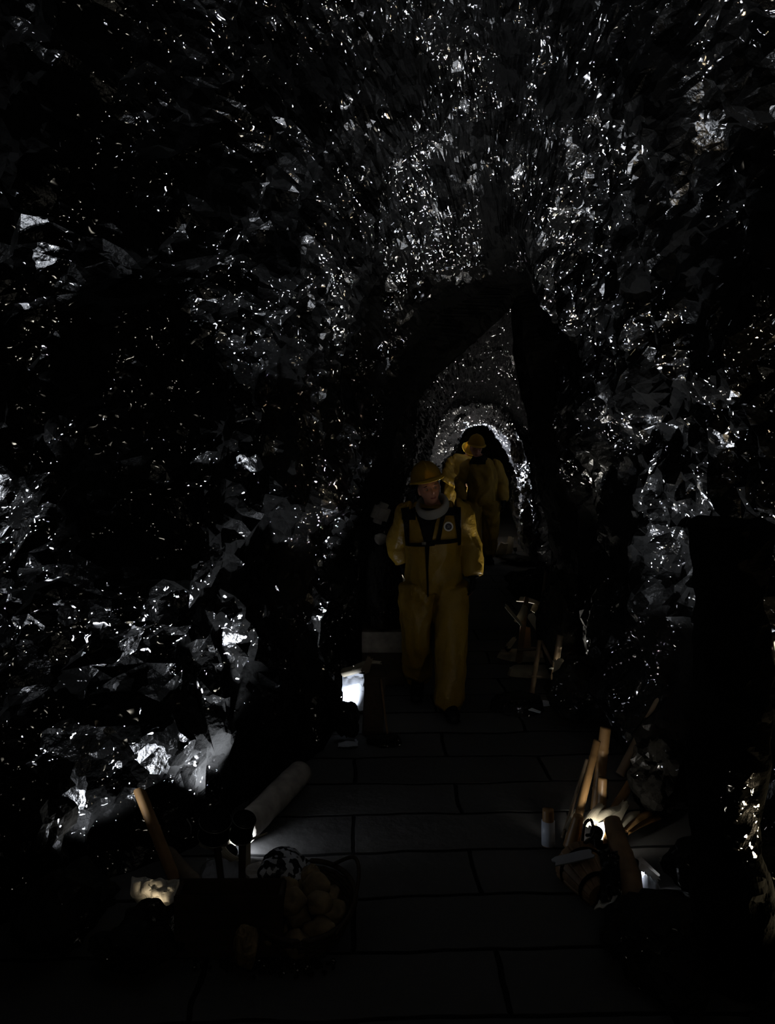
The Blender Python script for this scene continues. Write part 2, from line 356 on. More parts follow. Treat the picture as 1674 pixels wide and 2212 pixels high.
bm = bmesh.new(); bmesh.ops.create_grid(bm, x_segments=60, y_segments=160, size=1)
for v in bm.verts:
    v.co = Vector((v.co.x * 3.2 + 0.3, v.co.y * 9.8 + 7.4, 0)); v.co.z = -0.006 + noise.noise(v.co * 1.3) * 0.008
o = obj('floor', bm, M_floor, None, True); o['kind'] = 'structure'

# ------------------------------------------------------------------ lamps
for i, (x, y, z, wt, col, aim, cone, lab) in enumerate(LAMPS):
    root = empty('floor_spotlight', (x, y, 0), lab, 'lamp', 'small floor spotlights along the passage')
    d = (Vector(aim) - Vector((x, y, z))).normalized()
    p0 = Vector((x, y, z))
    bm = bmesh.new(); b0 = p0 - d*.055
    loft(bm, [(*(b0), .016), (*(b0+d*.01), .026), (*(b0+d*.045), .030), (*(b0+d*.055), .030), (*(b0+d*.0551), .024), (*(b0+d*.05), .022)], 20)
    obj('housing', bm, M_house, root)
    bm = bmesh.new(); loft(bm, [(*(b0+d*.0505), .021), (*(b0+d*.0525), .018)], 20); obj('lens', bm, M_lens_w if col == WARM else M_lens_c, root)
    bm = bmesh.new(); loft(bm, [(x, y, 0.0, .03), (x, y, .008, .03)], 16); loft(bm, [(x, y, .006, .005), (b0.x, b0.y, b0.z, .005)], 8); obj('stand', bm, M_house, root)
    l = bpy.data.lights.new('spot', 'SPOT'); l.energy = wt; l.color = col; l.spot_size = R(cone); l.spot_blend = 0.6; l.shadow_soft_size = 0.022
    lo = bpy.data.objects.new('spot', l); C.objects.link(lo); lo.location = p0 + d*.02
    lo.rotation_euler = d.to_track_quat('-Z', 'Y').to_euler()

# ------------------------------------------------------------------ generic props
def boulder(name, c, s, label, mt=None, seed=0, group=None, sub=4, cat='rock', rough=0.30, smooth=False, parent=None):
    bm = bmesh.new(); bmesh.ops.create_icosphere(bm, subdivisions=sub, radius=1)
    off = Vector((seed * 3.7, seed * 1.3, -seed * 2.1))
    for v in bm.verts:
        n = v.co.normalized(); d = 1 + noise.noise(n*1.2 + off) * rough*1.5 - abs(noise.noise(n*2.6 + off)) * rough + noise.noise(n*7 + off)*.05
        q = Vector([round(t*3)/3 for t in n]); n = (n * .8 + q*.2)
        v.co = n * d
    zmin = min(v.co.z for v in bm.verts)
    for v in bm.verts:
        v.co.z -= zmin
        if v.co.z < .08: v.co.z *= .4
        v.co = Vector((v.co.x * s[0], v.co.y*s[1], v.co.z * s[2]/2))
    o = obj(name, bm, mt or M_boulder, None, smooth); o.location = c; o.rotation_euler.z = seed
    return tag(o, label, cat, group)
def bamboo(p0, p1, r, label, mt=None, nodes=0.17, taper=0.9, hollow=True, group=None, name='bamboo_pole', cat='bamboo pole', sleeve=None, bend=0.0):
    p0 = Vector(p0); p1 = Vector(p1); Ln = (p1-p0).length; bm = bmesh.new(); pts = []
    n = max(2, int(Ln/0.01)); bdir = Vector((1, 0, 0))
    for i in range(n+1):
        t = i/n; s = t*Ln; k = (s+.06) % nodes; e = min(k, nodes-k)
        rr = r*(1-(1-taper)*t) * (1 + 0.13*math.exp(-(e/.006)**2) - .04*math.exp(-((e-.012)/.006)**2))
        c = p0.lerp(p1, t) + bdir*math.sin(math.pi*t)*bend; pts.append((*c, rr))
    d = (p1-p0).normalized(); rt = pts[-1][3]
    if hollow:
        pts += [(*(p1-d*0.001), rt*.78), (*(p1-d*.04), rt*.72)]
    loft(bm, pts, 20); o = obj(name, bm, mt or M_bamboo)
    origin_to(o, p0); tag(o, label, cat, group)
    if sleeve:
        bm = bmesh.new(); a, b = sleeve; loft(bm, [(*p0.lerp(p1, a), r*1.06), (*p0.lerp(p1, (a+b)/2), r*1.09), (*p0.lerp(p1, b), r*1.06)], 20)
        obj('sleeve', bm, M_cap, o)['label'] = 'pale plastic sleeve'
    return o
def plank(p0, p1, wd, th, label, mt, up=(0, -1, 0.2), name='plank', cat='plank', group=None, curl=0.0, taper=0.3, jag=0.012, seed=1):
    """thin split piece from p0 to p1, width wd, thickness th; curl bows it"""
    p0 = Vector(p0); p1 = Vector(p1); d = (p1-p0); up = Vector(up).normalized(); side = d.cross(up).normalized(); nn = side.cross(d).normalized()
    n = 14; m = 5; rnd = random.Random(seed); bm = bmesh.new(); grid = []
    for i in range(n+1):
        t = i/n; ww = wd*(1 - taper*t - (taper*.6*(1-t) if taper > .5 else 0)) * (1 + (rnd.random()-.5)*jag*8*(th*30))
        row = []
        for k in range(m+1):
            s = (k/m-.5); c = p0 + d*t + side*s*ww + nn*(math.sin(math.pi*t)*curl + curl*.8*(1-4*s*s)*.4) + nn*noise.noise((p0+d*t+side*s*ww)*12)*.006
            if i in (0, n): c += d.normalized()*(rnd.random()-.5)*jag*2
            row.append(c)
        grid.append(row)
    A = [[bm.verts.new(c + nn*th/2) for c in r_] for r_ in grid]; B = [[bm.verts.new(c - nn*th/2) for c in r_] for r_ in grid]
    for i in range(n):
        for k in range(m):
            bm.faces.new((A[i][k], A[i][k+1], A[i+1][k+1], A[i+1][k])); bm.faces.new((B[i][k], B[i+1][k], B[i+1][k+1], B[i][k+1]))
        bm.faces.new((A[i][0], A[i+1][0], B[i+1][0], B[i][0])); bm.faces.new((A[i][m], B[i][m], B[i+1][m], A[i+1][m]))
    for k in range(m):
        bm.faces.new((A[0][k], B[0][k], B[0][k+1], A[0][k+1])); bm.faces.new((A[n][k], A[n][k+1], B[n][k+1], B[n][k]))
    o = obj(name, bm, mt, None, False); origin_to(o, p0); return tag(o, label, cat, group)
def sheet(corners, label, mt, name='crumpled_sheet', cat='sheet', amp=0.03, seed=0, n=26, th=0.004, group=None, sc_=9):
    a, b, c, d = [Vector(q) for q in corners]; bm = bmesh.new(); nn = (b-a).cross(d-a).normalized()
    off = Vector((seed*5.1, seed*2.2, seed)); G_ = []
    for i in range(n+1):
        row = []
        for j in range(n+1):
            u = i/n; v = j/n; p = (a.lerp(b, u)).lerp(d.lerp(c, u), v)
            h = (0.5 - abs(noise.noise((p+off)*sc_))*2)*amp + (abs(noise.noise((p+off)*sc_*2.3)))*amp*.8 + noise.cell((p+off)*sc_*1.5)*amp*.12
            e = 0.012*noise.noise((p+off)*30)
            row.append(p + nn*h + (b-a).normalized()*e + (d-a).normalized()*e)
        G_.append(row)
    A = [[bm.verts.new(p+nn*th/2) for p in r_] for r_ in G_]; B = [[bm.verts.new(p-nn*th/2) for p in r_] for r_ in G_]
    for i in range(n):
        for j in range(n):
            bm.faces.new((A[i][j], A[i+1][j], A[i+1][j+1], A[i][j+1])); bm.faces.new((B[i][j], B[i][j+1], B[i+1][j+1], B[i+1][j]))
        bm.faces.new((A[i][0], B[i][0], B[i+1][0], A[i+1][0])); bm.faces.new((A[i][n], A[i+1][n], B[i+1][n], B[i][n]))
        bm.faces.new((A[0][i], A[0][i+1], B[0][i+1], B[0][i])); bm.faces.new((A[n][i], B[n][i], B[n][i+1], A[n][i+1]))
    bmesh.ops.triangulate(bm, faces=bm.faces[:])
    o = obj(name, bm, mt, None, False); origin_to(o, a); return tag(o, label, cat, group)
def tube(pts, r, name, label, mt, cat, smooth_n=10, parent=None):
    pp = smooth_path([list(p) + [r] for p in pts], smooth_n); bm = bmesh.new(); loft(bm, pp, 10, round_ends=True)
    o = obj(name, bm, mt, parent)
    if parent is None: origin_to(o, pts[0]); tag(o, label, cat)
    return o
def slab(c, rx, ry, h, label, mt, seed=0, name='stone_slab', cat='slab', pointed=False, tilt=(0, 0, 0)):
    bm = bmesh.new(); n = 34; top = []; bot = []; rnd = random.Random(seed)
    for k in range(n):
        a = 2*math.pi*k/n; j = 1 + noise.noise(Vector((math.cos(a)*1.5, math.sin(a)*1.5, seed*3.3)))*.3 + (rnd.random()-.5)*.05
        x = math.cos(a)*rx*j; y = math.sin(a)*ry*j
        if pointed: y *= (1 - abs(math.cos(a))**1.5*.6)
        top.append(bm.verts.new((x*.93, y*.93, h + rnd.random()*h*.15))); bot.append(bm.verts.new((x, y, 0)))
    for k in range(n): bm.faces.new((bot[k], bot[(k+1) % n], top[(k+1) % n], top[k]))
    f = bm.faces.new(top); bm.faces.new(bot[::-1]); bmesh.ops.poke(bm, faces=[f])
    bmesh.ops.recalc_face_normals(bm, faces=bm.faces)
    o = obj(name, bm, mt, None, False); o.location = c; o.rotation_euler = tilt; return tag(o, label, cat)

# ------------------------------------------------------------------ people
def head_mesh(bm, c, rot, s=1.0):
    """head with a face, looking to -Y; c = centre of skull"""
    b2 = bmesh.new(); bmesh.ops.create_uvsphere(b2, u_segments=72, v_segments=54, radius=1)
    g = lambda x, y, x0, y0, sx, sy: math.exp(-((x-x0)/sx)**2 - ((y-y0)/sy)**2)
    for v in b2.verts:
        n = v.co.copy(); x = n.x*.076; y = n.y*.097; z = n.z*.120
        if z < -.02: f = 1 - (-z-.02)*3.0; x *= f; y = y*(f if y > 0 else (1-(-z-.02)*.6))   # jaw narrows
        if n.y < 0:
            ax = abs(x)
            y += -.026*g(x, z, 0, -.026, .011, .020)*1.0 - .012*g(x, z, 0, -.002, .008, .022)   # nose
            y += .017*g(ax, z, .031, .006, .019, .012)                                            # eye sockets
            y -= .009*g(ax, z, .030, .027, .026, .008)                                            # brows
            y -= .006*g(ax, z, .040, -.028, .018, .020)                                           # cheeks
            y -= .009*g(x, z, 0, -.056, .022, .006) + .009*g(x, z, 0, -.072, .019, .006)          # lips
            y += .009*g(x, z, 0, -.064, .028, .0035)
            y -= .013*g(x, z, 0, -.097, .022, .014)                                               # chin
        v.co = Vector((x, y, z))
    M = Matrix.Translation(Vector(c)) @ rot.to_matrix().to_4x4() @ Matrix.Scale(s, 4)
    b2.transform(M); me = bpy.data.meshes.new('h'); b2.to_mesh(me); b2.free(); bm.from_mesh(me); bpy.data.meshes.remove(me)
    for sx in (-1, 1):
        ball(bm, M @ Vector((sx*.076, .008, -.008)), (.010*s, .018*s, .030*s), rot, 14)
    return M
def hand(bm, wrist, direction, palm_n, thumb_side, s=1.0, curl=0.5, grow=1.0):
    d = Vector(direction).normalized(); n = Vector(palm_n); n = (n - d*n.dot(d)).normalized(); sd = d.cross(n).normalized()*thumb_side
    w0 = Vector(wrist); g = grow
    loft(bm, [(*w0, .028*s*g, .020*s*g), (*(w0+d*.03*s), .036*s*g, .020*s*g), (*(w0+d*.075*s), .042*s*g, .018*s*g), (*(w0+d*.098*s), .040*s*g, .014*s*g)], 16, side=sd, round_ends=True)
    for k, (off, ln) in enumerate(((.030, .072), (.010, .082), (-.011, .076), (-.030, .060))):
        b = w0 + d*(.090 - abs(off)*.15)*s + sd*off*s; dd = d.copy(); pts = [(*(b - d*.02*s), .0100*s*g)]; p = b.copy(); pts.append((*p, .0098*s*g))
        for j, fr in enumerate((.42, .32, .26)):
            dd = (Matrix.Rotation(curl*(0.45+.25*j), 3, sd*thumb_side) @ dd)
            p = p + dd*ln*fr*s; pts.append((*p, (.0092-.0008*j)*s*g))
        loft(bm, pts, 10, side=sd, round_ends=True)
    b = w0 + d*.03*s + sd*.026*s; d2 = (d*.7 + sd*.75).normalized(); p = b + d2*.035*s; p2 = p + (d*.9 + sd*.25 + n*.25).normalized()*.030*s; p3 = p2 + (d + n*.35).normalized()*.022*s
    loft(bm, [(*b, .014*s*g), (*p, .0115*s*g), (*p2, .0100*s*g), (*p3, .0090*s*g)], 10, side=n, round_ends=True)
def helmet(person, M, label=None, ridge=True):
    bm = bmesh.new(); n = 56; rings = []
    prof_ = [(0.0, 1.0), (.25, .975), (.45, .91), (.62, .80), (.78, .62), (.89, .42), (.96, .2), (1.0, .05), (1.02, .0)]
    for r_, h in prof_:
        rings.append([(r_, h, 2*math.pi*k/n) for k in range(n)])
    def pos(r_, h, a, dz=0):
        x = math.sin(a)*.117*r_; y = -math.cos(a)*.143*r_; z = h*.135 + .028
        rid = 1 + .055*math.exp(-(x/.012)**2)*(h > .25) if ridge else 1
        return Vector((x*1.0, y, .028 + (z-.028)*rid + dz))
    prev = None; top = bm.verts.new(pos(0, 1.0, 0))
    for r_, h in prof_[1:]:
        cur = [bm.verts.new(pos(r_, h, 2*math.pi*k/n)) for k in range(n)]
        if prev is None:
            for k in range(n): bm.faces.new((top, cur[k], cur[(k+1) % n]))
        else:
            for k in range(n): bm.faces.new((prev[k], cur[k], cur[(k+1) % n], prev[(k+1) % n]))
        prev = cur
    bm2 = bmesh.new()
    def bp(k, o_, z):
        a = 2*math.pi*k/n; fr = max(0, math.cos(a))**2; ex = .015 + .030*fr
        return Vector((math.sin(a)*(.116 + ex*o_*.8), -math.cos(a)*(.142 + ex*o_*1.25), .028 + z - fr*o_*.016))
    L_ = [[bm2.verts.new(bp(k, o_, z)) for k in range(n)] for o_, z in ((0, .006), (.5, .003), (1, -.001), (1.02, -.006), (.5, -.003), (0, -.002))]
    for A, B in zip(L_, L_[1:]+L_[:1]):
        for k in range(n): bm2.faces.new((A[k], A[(k+1) % n], B[(k+1) % n], B[k]))
    T = M @ Matrix.Translation((0, .010, .036)) @ Matrix.Rotation(R(-7), 4, 'X')
    bm.transform(T); bm2.transform(T)
    bmesh.ops.solidify(bm, geom=bm.faces[:], thickness=0.003)
    h = obj('helmet', bm, M_yelh, person); b = obj('helmet_brim', bm2, M_yelh, person)
    b.parent = h; b.matrix_parent_inverse = Matrix.Identity(4); return h
def person(loc, J, label, hair=True, boots=True, gloves=(True, True), rough=.7, group='walkers in yellow oilskins', mats=None, hood=None):
    """J: joints in world metres relative to loc"""
    L0 = Vector(loc); a = lambda k: Vector(J[k]) + L0
    # ---- body: one continuous surface
    bm = bmesh.new(); rot = Euler(J['head_rot']); M = head_mesh(bm, a('head'), rot)
    neckb = a('neck'); hc = M @ Vector((0, .025, -.055))
    loft(bm, [(*(neckb - Vector((0, 0, .05))), .075), (*neckb, .062), (*neckb.lerp(hc, .6), .054), (*hc, .055)], 24)
    k = .72
    loft(bm, [(*p, r1*k, r2*k) for p, r1, r2 in torso_pts(J, L0)], 28, round_ends=False)
    for S in 'LR':
        loft(bm, [(*a('sh'+S), .055), (*a('el'+S), .042), (*a('wr'+S), .027)], 18, round_ends=True)
        loft(bm, [(*a('hip'+S), .085), (*a('kn'+S), .055), (*a('an'+S), .038)], 18, round_ends=True)
        an = a('an'+S); f = Vector(J['foot'+S]).normalized()
        loft(bm, [(*(an - Vector((0, 0, an.z-L0.z-.045)) - f*.04), .032, .03), (*(an - Vector((0, 0, an.z-L0.z-.035)) + f*.13), .034, .022)], 14, round_ends=True)
        loft(bm, [(*an, .036), (*(an - Vector((0, 0, an.z-L0.z-.05))), .034)], 14, round_ends=True)
        hand(bm, a('wr'+S), J['hd'+S], J['hn'+S], 1 if S == 'R' else -1, 1.0, .5)
    me = remesh(bm, .0055, 2)
    body = link_mesh('person', me, M_skin); origin_to(body, L0); tag(body, label, 'person', group)
    # ---- head things
    for sx in (-1, 1):
        bm = bmesh.new(); ball(bm, M @ Vector((sx*.030, -.070, .006)), (.0125, .0125, .0125), None, 16); e_ = obj('eye', bm, M_eye, body)
        bm = bmesh.new(); ball(bm, M @ Vector((sx*.030, -.0765, .004)), (.0062, .0065, .0062), None, 12); i_ = obj('iris', bm, M_hair, body); i_.parent = e_; i_.matrix_parent_inverse = Matrix.Identity(4)
        bm = bmesh.new(); loft(bm, smooth_path([(*(M @ Vector((sx*.012, -.090, .024))), .0022, .0034), (*(M @ Vector((sx*.030, -.090, .030))), .0026, .0040), (*(M @ Vector((sx*.050, -.074, .024))), .0015, .0025)], 4), 8, round_ends=True); obj('eyebrow', bm, M_hair, body)
        bm = bmesh.new(); loft(bm, smooth_path([(*(M @ Vector((sx*.016, -.078, .006))), .0030), (*(M @ Vector((sx*.030, -.083, .013))), .0040), (*(M @ Vector((sx*.045, -.072, .007))), .0028)], 4), 8, round_ends=True); obj('eyelid', bm, M_skin, body)
    for z_, w_, rr_ in ((-.060, .024, .0042), (-.069, .020, .0050)):
        bm = bmesh.new(); loft(bm, smooth_path([(*(M @ Vector((-w_, -.074, z_+.001))), .0016), (*(M @ Vector((-w_*.4, -.0850, z_+.0015))), rr_), (*(M @ Vector((w_*.4, -.0850, z_+.0015))), rr_), (*(M @ Vector((w_, -.074, z_+.001))), .0016)], 4), 8, round_ends=True); obj('lip', bm, M_lip, body)
    if hair:
        bm = bmesh.new(); bmesh.ops.create_uvsphere(bm, u_segments=40, v_segments=30, radius=1)
        for v in bm.verts: v.co = Vector((v.co.x*.083, v.co.y*.103+.006, v.co.z*.124+.004))
        kill = [v for v in bm.verts if (v.co.y < -.010 and v.co.z < .050) or v.co.z < -.050 or (v.co.z < -.002 and v.co.y < .030)]
        bmesh.ops.delete(bm, geom=kill, context='VERTS'); bm.transform(M); bmesh.ops.solidify(bm, geom=bm.faces[:], thickness=.004); obj('hair', bm, M_hair, body)
    helmet(body, M)
    # ---- coverall
    bm = bmesh.new()
    loft(bm, [(*p, r1, r2) for p, r1, r2 in torso_pts(J, L0)], 36)
    for S in 'LR':
        sh, el, wr = a('sh'+S), a('el'+S), a('wr'+S); W = J.get('sleeve', 1.0)
        pts = smooth_path([(*(sh.lerp(Vector((a('chest').x, sh.y, sh.z-.03)), .35)), .088), (*sh, .094*W), (*sh.lerp(el, .5), .082*W), (*el, .074*W), (*el.lerp(wr, .55), .070*W), (*wr, .060*W)], 4)
        loft(bm, pts, 26, round_ends=False)
        hp, kn, an = a('hip'+S), a('kn'+S), a('an'+S); W = J.get('trouser', 1.0)
        pts = smooth_path([(*(hp+Vector((0, 0, .06))), .125*W, .125), (*hp, .130*W, .13), (*hp.lerp(kn, .5), .118*W, .12), (*kn, .104*W, .108), (*kn.lerp(an, .5), .100*W, .102), (*an, .096*W, .100), (*(an-Vector((0, 0, .02))), .090*W, .094)], 4)
        loft(bm, pts, 28, round_ends=False)
    me = remesh(bm, .010, 5); wrinkle(me, .026, 7.5, (1, 1, .55), seed=L0.y)
    cv = link_mesh('coverall', me, M_yel, body)
    for S in 'LR':
        wr = a('wr'+S); el = a('el'+S); d = (wr-el).normalized(); W = J.get('sleeve', 1.0)
        bm = bmesh.new(); loft(bm, [(*(wr-d*.055), .064*W), (*(wr-d*.05), .069*W), (*(wr+d*.012), .067*W), (*(wr+d*.016), .060*W), (*(wr+d*.01), .05*W)], 28); obj('cuff', bm, M_yel, body)
        bm = bmesh.new(); hand(bm, wr-d*.01, J['hd'+S], J['hn'+S], 1 if S == 'R' else -1, 1.06, .5, 1.22); loft(bm, [(*(wr-d*.03), .04), (*(wr+Vector(J['hd'+S]).normalized()*.03), .042)], 18)
        obj_me = remesh(bm, .0035, 2); link_mesh('glove', obj_me, M_glove if gloves[S == 'R'] else M_husk, body)
        # boot
        an = a('an'+S); f = Vector(J['foot'+S]); f.z = 0; f.normalize(); base = Vector((an.x, an.y, L0.z)); lift = J.get('lift'+S, 0.0); base.z += lift
        bm = bmesh.new(); sd = Vector((f.y, -f.x, 0))
        loft(bm, [(*(base - f*.085 + Vector((0, 0, .05))), .034, .045), (*(base - f*.04 + Vector((0, 0, .055))), .042, .055), (*(base + f*.06 + Vector((0, 0, .050))), .048, .050), (*(base + f*.15 + Vector((0, 0, .040))), .050, .040), (*(base + f*.20 + Vector((0, 0, .035))), .034, .032)], 22, side=sd, round_ends=True)
        loft(bm, [(*(base - f*.02 + Vector((0, 0, .05))), .050), (*(base - f*.01 + Vector((0, 0, .12))), .052), (*(an + Vector((0, 0, .05))), .058)], 22)
        bt = link_mesh('boot', remesh(bm, .008, 3), M_boot, body)
        zmin = min(v.co.z for v in bt.data.vertices) - L0.z - lift
        for v in bt.data.vertices: v.co.z -= zmin
        bm = bmesh.new(); loft(bm, [(*(base - f*.07 + Vector((0, 0, .012))), .040, .012), (*(base + f*.05 + Vector((0, 0, .010))), .046, .010), (*(base + f*.18 + Vector((0, 0, .012))), .046, .012)], 18, side=sd, round_ends=True); 
        so = obj('sole', bm, M_boot, body); so.parent = bt; so.matrix_parent_inverse = Matrix.Identity(4)
    return body, M
def torso_pts(J, L0):
    c = Vector(J['chest']) + L0; pv = Vector(J['pelvis']) + L0; nk = Vector(J['neck']) + L0; w_ = J.get('bulk', 1.0)
    raw = [(*(pv-Vector((0, 0, .10))), .17*w_, .13), (*pv, .200*w_, .155), (*pv.lerp(c, .35), .190*w_, .150), (*pv.lerp(c, .7), .200*w_, .152), (*c, .210*w_, .150),
           (*c.lerp(nk, .45), .200*w_, .130), (*c.lerp(nk, .78), .150*w_, .100), (*nk, .085, .078)]
    return [(Vector(p[:3]), p[3], p[4]) for p in smooth_path(raw, 4)]

# --- first walker
o0 = Vector((0.335, 5.9, 0))
J1 = dict(head=(-.035, -.075, 1.592), head_rot=(R(1), R(-14), R(10)), neck=(0, .0, 1.455), chest=(0, 0, 1.27), pelvis=(.01, .02, .93),
  shR=(-.185, 0, 1.385), elR=(-.262, .11, 1.165), wrR=(-.215, .10, 1.035), hdR=(.05, .05, -1), hnR=(1, 0, 0),
  shL=(.195, 0, 1.395), elL=(.268, .03, 1.165), wrL=(.290, -.05, .965), hdL=(.0, -.05, -1), hnL=(-1, 0.1, 0),
  hipR=(-.115, .02, .82), knR=(-.120, .03, .47), anR=(-.105, .22, .16), footR=(-.1, -1, 0),
  hipL=(.125, .0, .82), knL=(.120, -.12, .46), anL=(.105, -.18, .115), footL=(.1, -1, 0), sleeve=1.04, trouser=1.0, bulk=1.0)
p1, M1 = person(o0, J1, 'person in a yellow coverall, yellow helmet and grey collar walking towards us in front', gloves=(True, True))
def W1(px, py, dy=0.0): return P(px, py, 5.9 + dy)
# grey rolled collar / hood
cen = o0 + Vector((-.015, -.060, 1.495)); bm = bmesh.new(); ring = []
for k in range(44):
    an = 2*math.pi*k/44; ring.append((cen.x + math.sin(an)*.104, cen.y - math.cos(an)*.104, cen.z + .035*(-math.cos(an)) - .035 + .010*math.sin(an)))
n = 44; rows = []
for k in range(n):
    c = Vector(ring[k]); out = Vector((c.x-cen.x, c.y-cen.y, 0)).normalized(); rr = []
    for j in range(12):
        b = 2*math.pi*j/12; rr.append(bm.verts.new(c + out*math.cos(b)*.022 + Vector((0, 0, 1))*math.sin(b)*.036))
    rows.append(rr)
for k in range(n):
    for j in range(12): bm.faces.new((rows[k][j], rows[(k+1) % n][j], rows[(k+1) % n][(j+1) % 12], rows[k][(j+1) % 12]))
bm.transform(Matrix.Translation(cen) @ Matrix.Rotation(R(10), 4, 'X') @ Matrix.Rotation(R(-8), 4, 'Y') @ Matrix.Translation(-cen))
obj('collar', bm, M_grey, p1)['label'] = 'grey turned-down collar'
# dark pullover showing in the open front, straps, chest belt
from mathutils.bvhtree import BVHTree
cvr = [c for c in p1.children if c.name.startswith('coverall')][0]
bmt = bmesh.new(); bmt.from_mesh(cvr.data); BV = BVHTree.FromBMesh(bmt); bmt.free()
def on_front(x, z, off=0.008, y0=4.9):
    h = BV.ray_cast(Vector((x, y0, z)), Vector((0, 1, 0)))
    if h[0]: return h[0] + Vector((0, -off, 0))
    q_ = BV.find_nearest(Vector((x, 5.7, z)))[0]; return Vector((x, q_.y - off, z))
def patch(poly, name, mt, label=None, off=0.007, n=10, th=.005):
    """patch lofted between two polylines (left, right) draped on the coverall front"""
    Lp, Rp = poly; bm = bmesh.new(); rows = []
    for t in range(n*2+1):
        s = t/(n*2)*(len(Lp)-1); i = min(int(s), len(Lp)-2); f = s-i
        l = Vector(Lp[i]).lerp(Vector(Lp[i+1]), f); r_ = Vector(Rp[i]).lerp(Vector(Rp[i+1]), f)
        rows.append([bm.verts.new(on_front(l.x+(r_.x-l.x)*k/n, l.y+(r_.y-l.y)*k/n, off)) for k in range(n+1)])
    for A, B in zip(rows, rows[1:]):
        for k in range(n): bm.faces.new((A[k], A[k+1], B[k+1], B[k]))
    bmesh.ops.solidify(bm, geom=bm.faces[:], thickness=th)
    o = obj(name, bm, mt, p1)
    if label: o['label'] = label
    return o
def uv(px, py): q = P(px, py, 5.78); return (q.x, q.z)
patch(([uv(893, 1098), uv(905, 1130), uv(917, 1175)], [uv(952, 1100), uv(940, 1130), uv(930, 1175)]), 'pullover', M_black, 'black pullover in the open front')
patch(([uv(917, 1175), uv(920, 1230), uv(923, 1290)], [uv(927, 1175), uv(925, 1230), uv(926, 1290)]), 'zip_flap', M_black)
patch(([uv(866, 1100), uv(872, 1135), uv(876, 1180)], [uv(884, 1096), uv(884, 1135), uv(884, 1180)]), 'shoulder_strap', M_black, off=.013)
patch(([uv(978, 1098), uv(984, 1130), uv(990, 1180)], [uv(996, 1098), uv(996, 1130), uv(998, 1180)]), 'shoulder_strap', M_black, off=.013)
patch(([uv(954, 1104), uv(948, 1130), uv(940, 1170)], [uv(966, 1104), uv(957, 1130), uv(949, 1170)]), 'shoulder_strap', M_black, off=.012)
patch(([uv(868, 1102), uv(868, 1123)], [uv(898, 1100), uv(898, 1123)]), 'strap_pad', M_black, off=.016)
patch(([uv(962, 1098), uv(960, 1114)], [uv(996, 1096), uv(992, 1114)]), 'strap_pad', M_black, off=.016)
patch(([uv(876, 1174), uv(876, 1182)], [uv(938, 1168), uv(938, 1176)]), 'chest_belt', M_black, off=.017)
patch(([uv(932, 1164), uv(932, 1174)], [uv(990, 1162), uv(990, 1171)]), 'chest_belt', M_black, off=.018)
bm = bmesh.new(); q = on_front(*uv(915, 1171), off=.024); box(bm, q, (.03, .008, .022), bevel=.002); obj('buckle', bm, M_wire, p1)
# round badge with white rim
q = on_front(*uv(968, 1136), off=.022); bm = bmesh.new()
def disc(bm, c, r0, r1, y, n=40):
    A = [bm.verts.new((c.x+math.cos(2*math.pi*k/n)*r0, c.y+y, c.z+math.sin(2*math.pi*k/n)*r0)) for k in range(n)]
    if r1 > 0:
        B = [bm.verts.new((c.x+math.cos(2*math.pi*k/n)*r1, c.y+y, c.z+math.sin(2*math.pi*k/n)*r1)) for k in range(n)]
        for k in range(n): bm.faces.new((A[k], A[(k+1) % n], B[(k+1) % n], B[k]))
    else: bm.faces.new(A)
loft(bm, [(q.x, q.y+.002, q.z, .034), (q.x, q.y-.004, q.z, .034), (q.x, q.y-.005, q.z, .033)], 40); bd = obj('badge_rim', bm, M_white, p1, False)
bm = bmesh.new(); loft(bm, [(q.x, q.y-.004, q.z, .0235), (q.x, q.y-.0065, q.z, .0235)], 40); obj('badge', bm, M_navy, p1, False)
bm = bmesh.new()
rr = random.Random(3)
for k in range(7):
    a_ = rr.random()*6.28; c = q + Vector((math.cos(a_)*.012, -.0072, math.sin(a_)*.010)); box(bm, c, (.007, .001, .002), Euler((0, rr.random()*3, 0)))
for ang in (.8, -.8): box(bm, q + Vector((0, -.0072, -.002)), (.024, .001, .0028), Euler((0, ang, 0)))
obj('badge_emblem', bm, M_grey, p1, False)
# small ring clip
bm = bmesh.new(); c = on_front(*uv(948, 1108), off=.018); rows = []
for k in range(20):
    a_ = 2*math.pi*k/20; rows.append([bm.verts.new(c + Vector((math.cos(a_)*(.011+.003*math.cos(b)), .003*math.sin(b), math.sin(a_)*(.016+.003*math.cos(b))))) for b in [2*math.pi*j/6 for j in range(6)]])
for k in range(20):
    for j in range(6): bm.faces.new((rows[k][j], rows[(k+1) % 20][j], rows[(k+1) % 20][(j+1) % 6], rows[k][(j+1) % 6]))
obj('ring_clip', bm, M_wire, p1)
# dark patch on his upper arm
# --- second walker
o2 = Vector(((1038-837)*11.2/F_PX, 11.2, 0))
J2 = dict(head=(-.075, -.12, 1.625), head_rot=(R(16), R(3), R(6)), neck=(0, .0, 1.47), chest=(.02, 0, 1.28), pelvis=(.03, .03, .93),
  shR=(-.17, 0, 1.37), elR=(-.28, .03, 1.14), wrR=(-.27, -.08, .92), hdR=(.05, -.1, -1), hnR=(1, 0, 0),
  shL=(.20, 0, 1.37), elL=(.31, .05, 1.13), wrL=(.31, -.06, .91), hdL=(0, -.1, -1), hnL=(-1, 0, 0),
  hipR=(-.11, .02, .82), knR=(-.12, -.08, .47), anR=(-.10, -.05, .12), footR=(0, -1, 0),
  hipL=(.14, .0, .82), knL=(.14, .02, .47), anL=(.13, .16, .16), footL=(.1, -1, 0), sleeve=1.0, trouser=1.0, bulk=1.05)
p2, M2 = person(o2, J2, 'person in dark yellow oilskins and helmet with bowed head, middle of the passage')
